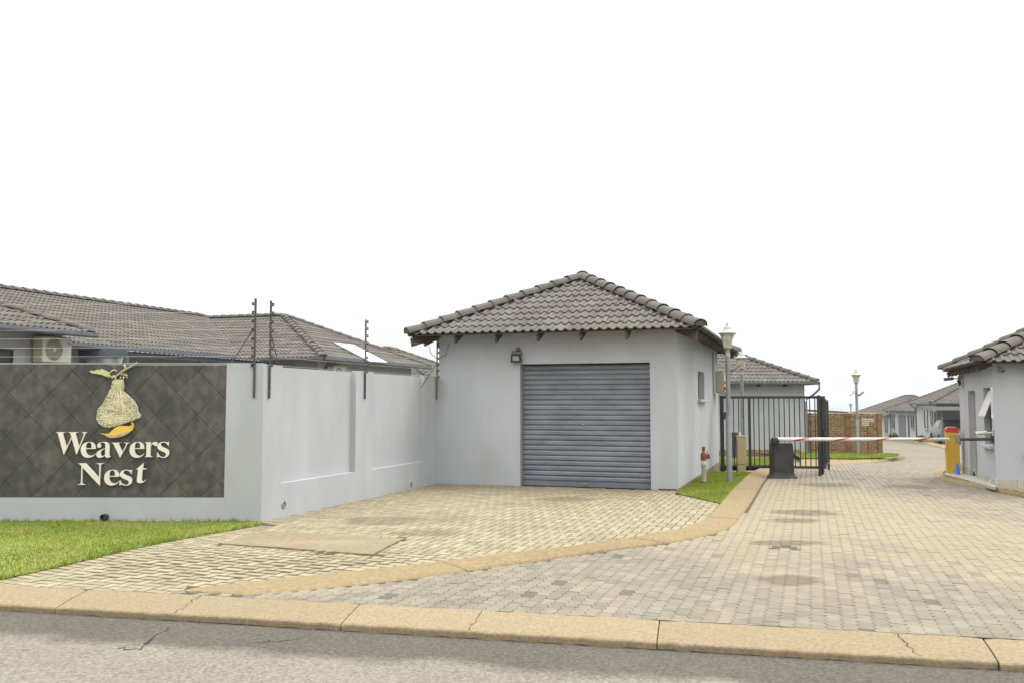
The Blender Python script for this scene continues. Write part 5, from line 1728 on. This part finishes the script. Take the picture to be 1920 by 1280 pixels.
# plinth tiles
def plinth(a, b, along):
    x = a
    while x < b - .02:
        e = min(x + .30, b)
        mb = MB(GM)
        if along == 'v': mb.box(QU - .014, QU + .05, x + .002, e - .002, -.3, .145)
        else: mb.box(x + .002, e - .002, QV - .014, QV + .05, -.3, .145)
        mb.build('plinth_tile', M_PLINTH, gh); x = e
plinth(QV - .014, DV0, 'v'); plinth(DV1, QV1, 'v'); plinth(QU + .05, QU1, 'u')
# door
dr = MB(GM).box(QU + .12, QU + .16, DV0 + .08, DV1 - .05, .02, 1.80).build('door', M_FASCIA, gh)
mb = MB(GM); mb.box(QU + .08, QU + .16, DV0 + .002, DV0 + .08, .02, 1.835); mb.box(QU + .08, QU + .16, DV1 - .05, DV1 - .002, .02, 1.835); mb.box(QU + .08, QU + .16, DV0 + .08, DV1 - .05, 1.80, 1.835); mb.build('frame', M_OFFW, dr)
# side window with its top sash propped open
sw = MB(GM).box(QU + .12, QU + .13, WV0 + .07, WV1 - .03, .80, 1.30).build('window', M_GLASS, gh)
mb = MB(GM)
for a, b, c, d in ((WV0 + .042, WV0 + .08, .772, 1.878), (WV1 - .04, WV1 - .002, .772, 1.878), (WV0 + .08, WV1 - .04, .772, .81), (WV0 + .08, WV1 - .04, 1.84, 1.878), (WV0 + .08, WV1 - .04, 1.31, 1.35)): mb.box(QU + .10, QU + .14, a, b, c, d)
mb.build('frame', M_FASCIA, sw)
Ms = GM @ Matrix.Translation((QU + .10, 0, 1.84)) @ Matrix.Rotation(math.radians(22), 4, 'Y')
mb = MB(Ms); mb.box(-.012, .0, WV0 + .085, WV1 - .045, -.56, 0); mb.build('open_sash', M_WHITE, sw)
mb = MB(GM); mb.box(QU - .08, QU + .10, WV0 - .04, WV1 + .05, .70, .768); mb.build('sill', M_WALL, sw, bevel=.012)
fw = MB(GM).box(3.83, 5.29, QV + .13, QV + .14, .67, 1.89).build('window', M_GLASS, gh)
mb = MB(GM)
for a, b, c, d in ((3.822, 3.86, .662, 1.898), (4.5, 4.54, .70, 1.86), (5.26, 5.298, .662, 1.898), (3.86, 5.26, .662, .70), (3.86, 5.26, 1.86, 1.898)): mb.box(a, b, QV + .10, QV + .15, c, d)
mb.build('frame', M_BLACK, fw)
mb = MB(GM); mb.box(3.78, 5.34, QV - .08, QV + .08, .60, .658); mb.build('sill', M_WALL, fw, bevel=.012)
OVg = .30
rg = hip_roof(gh, GM, QU - OVg, QU1 + .3, QV - OVg, QV1 + OVg, QZ, .486, nobj=250, cap_r=.15)
for k in range(8):
    mb = MB(GM @ Matrix.Translation((QU - OVg + .02, QV + .05 + k * .55, QZ)))
    mb.prism([(0, -.055), (.5, -.055 + .5 * .486), (.5, -.19 + .5 * .486), (.02, -.17)], -.02, .02); mb.build('rafter', M_TIMBER, rg)
for k in range(5):
    mb = MB(GM @ Matrix.Translation((QU + .6 + k * .8, QV - OVg + .02, QZ)) @ Matrix.Rotation(math.pi / 2, 4, 'Z'))
    mb.prism([(0, -.055), (.5, -.055 + .5 * .486), (.5, -.19 + .5 * .486), (.02, -.17)], -.02, .02); mb.build('rafter', M_TIMBER, rg)

# notice sheet on the left face near the corner
nz = uv(QU, QV + .1, 1.3)
t = thing('notice_board', 'white printed notice sheet fixed by the guardhouse corner', 'notice', nz)
b = MB(GM).box(QU - .008, QU - .002, QV + .03, QV + .235, 1.29, 1.88).build('sheet', M_PAPER, t)
for k in range(14):
    mb = MB(GM); z = 1.72 - k * .026; mb.box(QU - .0095, QU - .0082, QV + .05 + random.uniform(0, .01), QV + .215 - random.uniform(0, .03), z, z + .007); mb.build('print_line', M_INK, b)
MB(GM).box(QU - .0095, QU - .0082, QV + .09, QV + .18, 1.76, 1.78).build('print_line', M_INK, b)
mb = MB(GM); mb.box(QU - .0095, QU - .0082, QV + .12, QV + .16, 1.815, 1.85); mb.build('print_emblem', M_INK, b)

def bullet_cam(loc, M_, label, body=M_OFFW):
    """local -y is where it looks; loc is the wall fixing"""
    t = thing('security_camera', label, 'camera', loc, 'security cameras on the guardhouse')
    T = Matrix.Translation(loc) @ M_
    MB(T).box(-.05, .05, -.03, 0, -.06, .06).build('junction_box', M_CREAM2, t, bevel=.006)
    mb = MB(T); mb.tube([(0, -.03, 0), (0, -.09, -.005), (-.01, -.12, .0)], .014, 7); mb.build('arm', M_WHITE, t)
    mb = MB(T); mb.tube([(-.01, -.12, .0), (-.01, -.32, -.02)], .036, 12); c = mb.build('housing', body, t)
    mb = MB(T); mb.tube([(-.01, -.318, -.02), (-.01, -.326, -.021)], .028, 12); mb.build('lens', M_BLACK, c)
    return t
Mlw = GM @ Matrix(((0, 1, 0, 0), (-1, 0, 0, 0), (0, 0, 1, 0), (0, 0, 0, 1)))      # local -y -> -u (out of the left wall)
Mlw = GM @ Matrix.Rotation(-math.pi / 2, 4, 'Z')
bullet_cam(uv(QU, QV + .08, 1.02), Mlw, 'cream bullet camera low on the guardhouse above the black arm')
bullet_cam(uv(QU, QV1 - .06, 2.15), Mlw, 'dark bullet camera under the far end of the guardhouse eave', M_GREY)
bullet_cam(uv(3.42, QV, 2.20), GM, 'round cream camera high on the guardhouse front beside the corner', M_GREY)
floodlight('floodlight', 'small black floodlight high on the guardhouse side wall', Matrix.Translation(uv(QU, QV1 - .55, 2.06)) @ Mlw, .8)
# black card reader arm
ca = uv(QU, QV + .12, .885)
t = thing('reader_arm', 'black tube arm with an end box sticking out from the guardhouse corner', 'reader arm', ca)
MB(GM).box(QU - .015, QU - .002, QV + .07, QV + .17, .80, .99).build('wall_plate', M_BLACK, t)
mb = MB(); mb.tube([uv(QU - .015, QV + .12, .895), uv(QU - .60, QV + .12, .885)], .03, 10); mb.build('tube', M_BLACK, t)
MB(GM).box(QU - .66, QU - .585, QV + .06, QV + .18, .81, .97).build('reader', M_GREY, t, bevel=.006)
wp = gz(1852, 907, z_island)
t = thing('drain_pipe', 'short bent white pipe at the foot of the guardhouse', 'pipe', wp)
mb = MB(); b0 = uv(QU - .02, QV + .25, .0); mb.tube([b0 + Vector((.02, 0, .11)), b0 + Vector((-.04, -.01, .11)), b0 + Vector((-.07, -.02, .09)), b0 + Vector((-.10, -.03, .03))], .009, 8); mb.build('bend', M_WHITE, t)

# island round the guardhouse
iin = smooth_line([gz(x, y, z_island) for x, y in ((1790, 872), (1768, 882), (1768, 889), (1785, 894), (1855, 910), (1920, 923), (2040, 945))], 2)
iou = smooth_line([gz(x, y, z_road) for x, y in ((1784, 868), (1752, 882), (1752, 893), (1775, 902), (1850, 918), (1920, 932), (2040, 955))], 2)
kerb_run('island_kerb', iin, iou, [(0, -.04), (0, .0), (.06, .004), (.5, .006), (.9, .008), (1.0, -.006), (1.0, -.05)], [0, .12, .26, .42, .58, .74, .88, 1], M_KERB2, chip=.003, n=120, seed=9)
isl_poly = [(p.x, p.y) for p in iin] + [(13.5, 14.5), (19, 14.0), (19, 24), (11.5, 24)]
si = sheet('guard_island', isl_poly, z_island, M_BEDA, .6, -.008, kind='structure')
st_px = [(1770, 889.5), (1790, 882), (1872, 905), (1866, 915)]
stp = [gz(x, y, z_island) for x, y in st_px]
t = outline_slab('white_step', 'white tiled step along the foot of the guardhouse', 'step', [stp[0], stp[3], stp[2], stp[1]], z_island, .03, M_PLINTH, stp[0])
X, Y = cu_ * UX + cv_ * VX, cu_ * UY + cv_ * VY
# paving in front of the guardhouse
gi, gj = np.meshgrid(np.arange(0, 90), np.arange(0, 130)); gi, gj = gi.ravel(), gj.ravel()
k0, k3 = (gi - gj) % 4 == 0, (gi - gj) % 4 == 3
cu2 = np.concatenate([(gi[k0] + 1) * CW, (gi[k3] + .5) * CW]) + 1.6; cv2 = np.concatenate([(gj[k0] + .5) * CW, (gj[k3] + 1) * CW]) + 15
an2 = np.concatenate([np.full(k0.sum(), -TH), np.full(k3.sum(), -TH + math.pi / 2)])
X, Y = cu2 * UX + cv2 * VX, cu2 * UY + cv2 * VY
kp = inside(isl_poly, X, Y) & (edge_dist(isl_poly, X, Y) > .07) & (cv2 < QV) & (X < .60 * Y + .3) & ~inside([(p.x, p.y) for p in stp], X, Y)
lay(si, T_RECT, np.stack([X[kp], Y[kp]], 1), an2[kp], z_island, M_PAVA, 120)

# ================================================================== BEHIND THE GATE: lawns and kerb
def zs(X, Y): return slope(Y)
lawn([gz(x, y, zs)[:2] for x, y in ((1340, 874), (1446, 873), (1446, 863), (1340, 861))], zs, 12000, .05, 'small patch of lawn seen through the gate bars', .03, .008)
lawn([gz(x, y, zs)[:2] for x, y in ((1335, 852), (1490, 853), (1500, 861), (1545, 861), (1600, 861.5), (1650, 860.5), (1680, 858.5), (1687, 855), (1664, 852.5), (1516, 846), (1335, 845))], zs, 34000, .05, 'grass verge at the foot of the brick wall and the house behind the gate', .05, .012)
fi = [gz(x, y, zs) for x, y in ((1500, 861), (1545, 861), (1600, 861.5), (1650, 860.5), (1680, 858.5), (1687, 855))]
fo = [gz(x, y, z_road) for x, y in ((1500, 874), (1545, 872), (1600, 869), (1660, 865), (1688, 861), (1697, 855.5))]
kerb_run('verge_kerb', smooth_line(fi, 2), smooth_line(fo, 2), [(0, -.03), (0, .02), (.5, .02), (.95, .01), (1, -.03)], [0, .2, .4, .6, .8, 1], M_KERB2, n=80, seed=12)

fk = [gz(x, y, zs) for x, y in ((1655, 822.5), (1690, 824), (1725, 826.5), (1750, 830), (1790, 838))]
fk2 = [gz(x, y, z_road) for x, y in ((1655, 824.5), (1690, 826.5), (1725, 830), (1750, 834.5), (1790, 845))]
kerb_run('far_kerb', smooth_line(fk, 2), smooth_line(fk2, 2), [(0, -.03), (0, .02), (.5, .02), (.95, .01), (1, -.03)], [k / 10 for k in range(11)], M_KERB2, n=80, seed=15)
lawn([p[:2] for p in fk[:4]] + [gz(x, y, zs)[:2] for x, y in ((1748, 827.5), (1725, 824.8), (1690, 822.8), (1660, 821.8))], zs, 9000, .08, 'thin grass verge by the kerb before the far houses', .03, .03)

# ================================================================== HOUSES FURTHER DOWN THE ROAD
def far_house(label, Mf, w, d, wall_h, tanp, left=(), front=(), ov=.45, gut='fl', extra=None):
    """walls 0..w by 0..d in frame Mf; openings: (pos0, pos1, z0, z1, kind)"""
    h = thing('house', label, 'house', Mf.translation, 'pale grey houses down the road')
    MB(Mf).box(0, w, 0, d, -.6, wall_h + .1).build('wall', M_WALL, h)
    for a, b, c, e, kind in left:
        if kind == 'garage': MB(Mf).box(-.03, -.002, a, b, c, e).build('garage_door', M_CORR, h)
        elif kind == 'door': MB(Mf).box(-.03, -.002, a, b, c, e).build('door', M_TIMBER, h)
        else:
            wn_ = MB(Mf).box(-.02, -.002, a, b, c, e).build('window', M_GLASS, h)
            mb = MB(Mf)
            mb.box(-.05, -.002, a - .06, a - .002, c - .06, e + .06); mb.box(-.05, -.002, b + .002, b + .06, c - .06, e + .06); mb.build('frame', M_TIMBER, wn_)
            MB(Mf).box(-.12, -.002, a - .1, b + .1, c - .14, c - .07).build('sill', M_WALL, wn_)
    for a, b, c, e, kind in front:
        MB(Mf).box(a, b, -.03, -.002, c, e).build('garage_door' if kind == 'garage' else 'window', M_CORR if kind == 'garage' else M_GLASS, h)
    hip_roof(h, Mf, -ov, w + ov, -ov, d + ov, wall_h, tanp, nobj=0, fine=False, gutter=gut)
    mb = MB(Mf); mb.tube([(-ov, d * .98, wall_h - .1), (-.06, d * .97, wall_h - .45), (-.06, d * .97, -.5)], .05, 6); mb.build('downpipe', M_FASCIA, h)
    return h
MF1 = frame(15, 29.4, 62, -1.08)
f1 = far_house('nearest grey house down the road with a carport and parked car', MF1, 9, 8.0, 2.62, .47,
               left=[(.15, .75, -.1, 2.0, 'door'), (1.3, 1.9, 1.15, 2.0, 'w'), (3.2, 4.3, .8, 2.05, 'w')], front=[(2.0, 4.6, 0, 2.0, 'garage')])
for x, y in ((-.55, -4.8), (4.6, -4.8), (1.6, -4.8)):
    MB(MF1).box(x - .04, x + .04, y - .04, y + .04, -.4, 2.2).build('carport_post', M_GUTTER, f1)
MB(MF1).box(-1.1, 5.2, -5.1, -.05, 2.24, 2.38).build('carport_roof', M_CORR, f1)
MB(MF1).box(-1.15, 5.25, -5.22, -5.1, 2.16, 2.40).build('carport_fascia', M_PIPE, f1)
MF2 = frame(2, 36.6, 80, -1.72)
far_house('second grey house down the road with a grey garage door', MF2, 8, 7.3, 2.55, .47,
          left=[(.5, 1.0, .6, 2.1, 'w'), (1.7, 2.2, 1.0, 2.1, 'w'), (2.7, 3.0, 0, 2.1, 'door'), (3.5, 5.2, -.05, 2.1, 'garage'), (6.2, 6.7, .8, 2.1, 'w')], front=[])
MF3 = frame(3, 43.7, 103.5, -2.5)
far_house('third grey house down the road just right of the brick wall', MF3, 9, 12, 2.55, .47, left=[(.8, 1.6, .5, 2.1, 'w'), (3.4, 3.9, 1.0, 2.1, 'w'), (6, 6.6, .5, 2.1, 'w')])
far_house('fourth house down the road, its roof just above the brick wall end', frame(5, 51.2, 128, -3.5), 9, 11, 2.55, .47)
far_house('farthest roof showing low above the brick wall', frame(5, 59, 158, -5.7), 10, 11, 2.55, .44)
# dark carport behind the brick wall
cpz = 1.14
t = thing('carport', 'flat dark carport roof edge showing above the brick wall', 'carport', (15.9, 46, slope(46)))
mb = MB(); mb.add([(14.6, 45, cpz + .10), (17.0, 45.2, cpz - .02), (17.4, 50, cpz + .02), (14.8, 50, cpz + .14), (14.6, 45, cpz), (17.0, 45.2, cpz - .12), (17.4, 50, cpz - .08), (14.8, 50, cpz + .04)],
                  [(0, 1, 2, 3), (7, 6, 5, 4), (0, 4, 5, 1), (1, 5, 6, 2), (2, 6, 7, 3), (3, 7, 4, 0)]); mb.build('sheet_roof', M_DARKR, t)
for x, y in ((14.75, 45.2), (16.8, 45.4), (14.95, 49.7), (17.1, 49.7)): MB().box(x - .04, x + .04, y - .04, y + .04, slope(y) - .5, cpz - .05).build('post', M_PIPE, t)

# ------------------------------------------------------------------ silver car under the carport, seen from behind
cx0, cy0 = 27.72, 57.8
cz0 = slope(58.5) + KERB_Z
car = thing('parked_car', 'silver hatchback parked under the carport behind the yellow cabinet', 'car', (cx0 + .9, cy0 + 2, cz0))
Tcar = frame(15, cx0 + .9, cy0, cz0)
rows = [  # y along the car, (half width, z) outline from sill to roof
    (0.0, .78, .32, .80, .80), (.12, .84, .28, .98, .98), (.30, .87, .24, 1.00, 1.30), (.75, .88, .22, .98, 1.50), (1.5, .89, .20, .96, 1.54), (2.4, .89, .20, .95, 1.46), (3.0, .88, .20, .94, 1.10), (3.9, .84, .22, .86, .90), (4.2, .74, .30, .70, .70)]
v, f = [], []
for y, hw, z0, zb, zr in rows:
    rw = hw * (.76 if zr > zb + .05 else .97)
    v += [(-hw * .94, y, z0), (-hw, y, z0 + .25), (-hw * .98, y, zb), (-rw, y, zr), (rw, y, zr), (hw * .98, y, zb), (hw, y, z0 + .25), (hw * .94, y, z0)]
for j in range(len(rows) - 1):
    for i in range(7): f.append((j * 8 + i, (j + 1) * 8 + i, (j + 1) * 8 + i + 1, j * 8 + i + 1))
    f.append((j * 8 + 7, (j + 1) * 8 + 7, (j + 1) * 8, j * 8))
f.append(tuple(range(8))); e = 8 * (len(rows) - 1); f.append(tuple(range(e + 7, e - 1, -1)))
mb = MB(Tcar); mb.add(v, f, True); body = mb.build('body', M_SILVER, car, bevel=.02)
mb = MB(Tcar); mb.add([(-.66, .10, 1.02), (.66, .10, 1.02), (.58, .36, 1.39), (-.58, .36, 1.39)], [(0, 1, 2, 3)]); mb.build('rear_window', M_GLASS, car)
for s_ in (-1, 1):
    mb = MB(Tcar); mb.add([(s_ * .885, .75, 1.02), (s_ * .895, 2.7, 1.0), (s_ * .71, 2.2, 1.44), (s_ * .70, .95, 1.46)], [(0, 1, 2, 3)]); mb.build('side_window', M_GLASS, car)
    MB(Tcar).box(min(s_ * .46, s_ * .86), max(s_ * .46, s_ * .86), -.05, .10, .80, .93).build('tail_light', M_RED, car, bevel=.01)
    for y in (.75, 3.3):
        mb = MB(Tcar @ Matrix.Translation((s_ * .80, y, .31)) @ Matrix.Rotation(math.pi / 2, 4, 'Y')); mb.lathe([(.19, -.1), (.31, -.1), (.32, -.06), (.32, .06), (.31, .1), (.19, .1)], 20); w_ = mb.build('wheel', M_TYRE, car)
        mb = MB(Tcar @ Matrix.Translation((s_ * .80, y, .31)) @ Matrix.Rotation(math.pi / 2, 4, 'Y')); mb.lathe([(.19, -.09), (.19, .09)], 14); mb.build('rim', M_PIPE, w_)
MB(Tcar).box(-.80, .80, -.06, .06, .30, .55).build('rear_bumper', M_GREY, car, bevel=.02)
MB(Tcar).box(-.24, .24, -.035, .0, .62, .73).build('number_plate', M_WHITE, car)

# ------------------------------------------------------------------ potted shrubs by the far houses
def potted(loc, r, label):
    t = thing('potted_shrub', label, 'potted plant', loc, 'potted shrubs by the far houses')
    T = Matrix.Translation(loc)
    mb = MB(T); mb.lathe([(r * .45, 0), (r * .62, r * .7), (r * .68, r * .7), (r * .68, r * .78), (r * .55, r * .78)], 12); mb.build('pot', M_POT, t)
    n = 420
    d = rng.normal(0, 1, (n, 3)); d /= np.linalg.norm(d, axis=1)[:, None]
    c = d * (rng.uniform(.3, 1, n) ** .5)[:, None] * np.array([r * 1.25, r * 1.25, r * .8]) + np.array([0, 0, r * 1.35])
    a, b = rng.normal(0, r * .16, (n, 3)), rng.normal(0, r * .16, (n, 3))
    V = np.stack([c - a, c + b, c + a, c - b], 1).reshape(-1, 3) + np.array(loc)
    put(bpy.data.objects.new('foliage', np_mesh('foliage', V, [np.arange(4 * n).reshape(-1, 4)], M_LEAF)), t)
    mb = MB(T); mb.tube([(0, 0, r * .6), (.02, 0, r * 1.4)], r * .06, 6); mb.build('stem', M_TIMBER, t)
for px, Yp, r, lb in ((1723, 60.5, .24, 'largest potted shrub by the house corner left of the car'), (1732, 61, .16, 'low shrub in a terracotta pot between two larger potted shrubs'), (1743, 60.8, .2, 'potted shrub nearest the parked silver car'), (1672, 78, .3, 'dry looking potted shrub by the second house')):
    potted(Vector(((px - 960) / F * Yp, Yp, slope(Yp) - .10)), r, lb)

# ================================================================== HAZE
hz = bpy.data.materials.new('haze_air'); hz.use_nodes = True
hz.node_tree.nodes.remove(hz.node_tree.nodes['Principled BSDF'])
pv = hz.node_tree.nodes.new('ShaderNodeVolumePrincipled')
pv.inputs['Color'].default_value = (.80, .88, 1.0, 1)
pv.inputs['Density'].default_value = 1.6e-4
pv.inputs['Anisotropy'].default_value = 0.0
hz.node_tree.links.new(pv.outputs[0], hz.node_tree.nodes['Material Output'].inputs['Volume'])
MB().box(-2600, 9100, -60, 11100, -130, 75).build('haze', hz, None, kind='stuff')

print('objects', len(bpy.data.objects), 'tris', sum(len(m.polygons) for m in bpy.data.meshes))
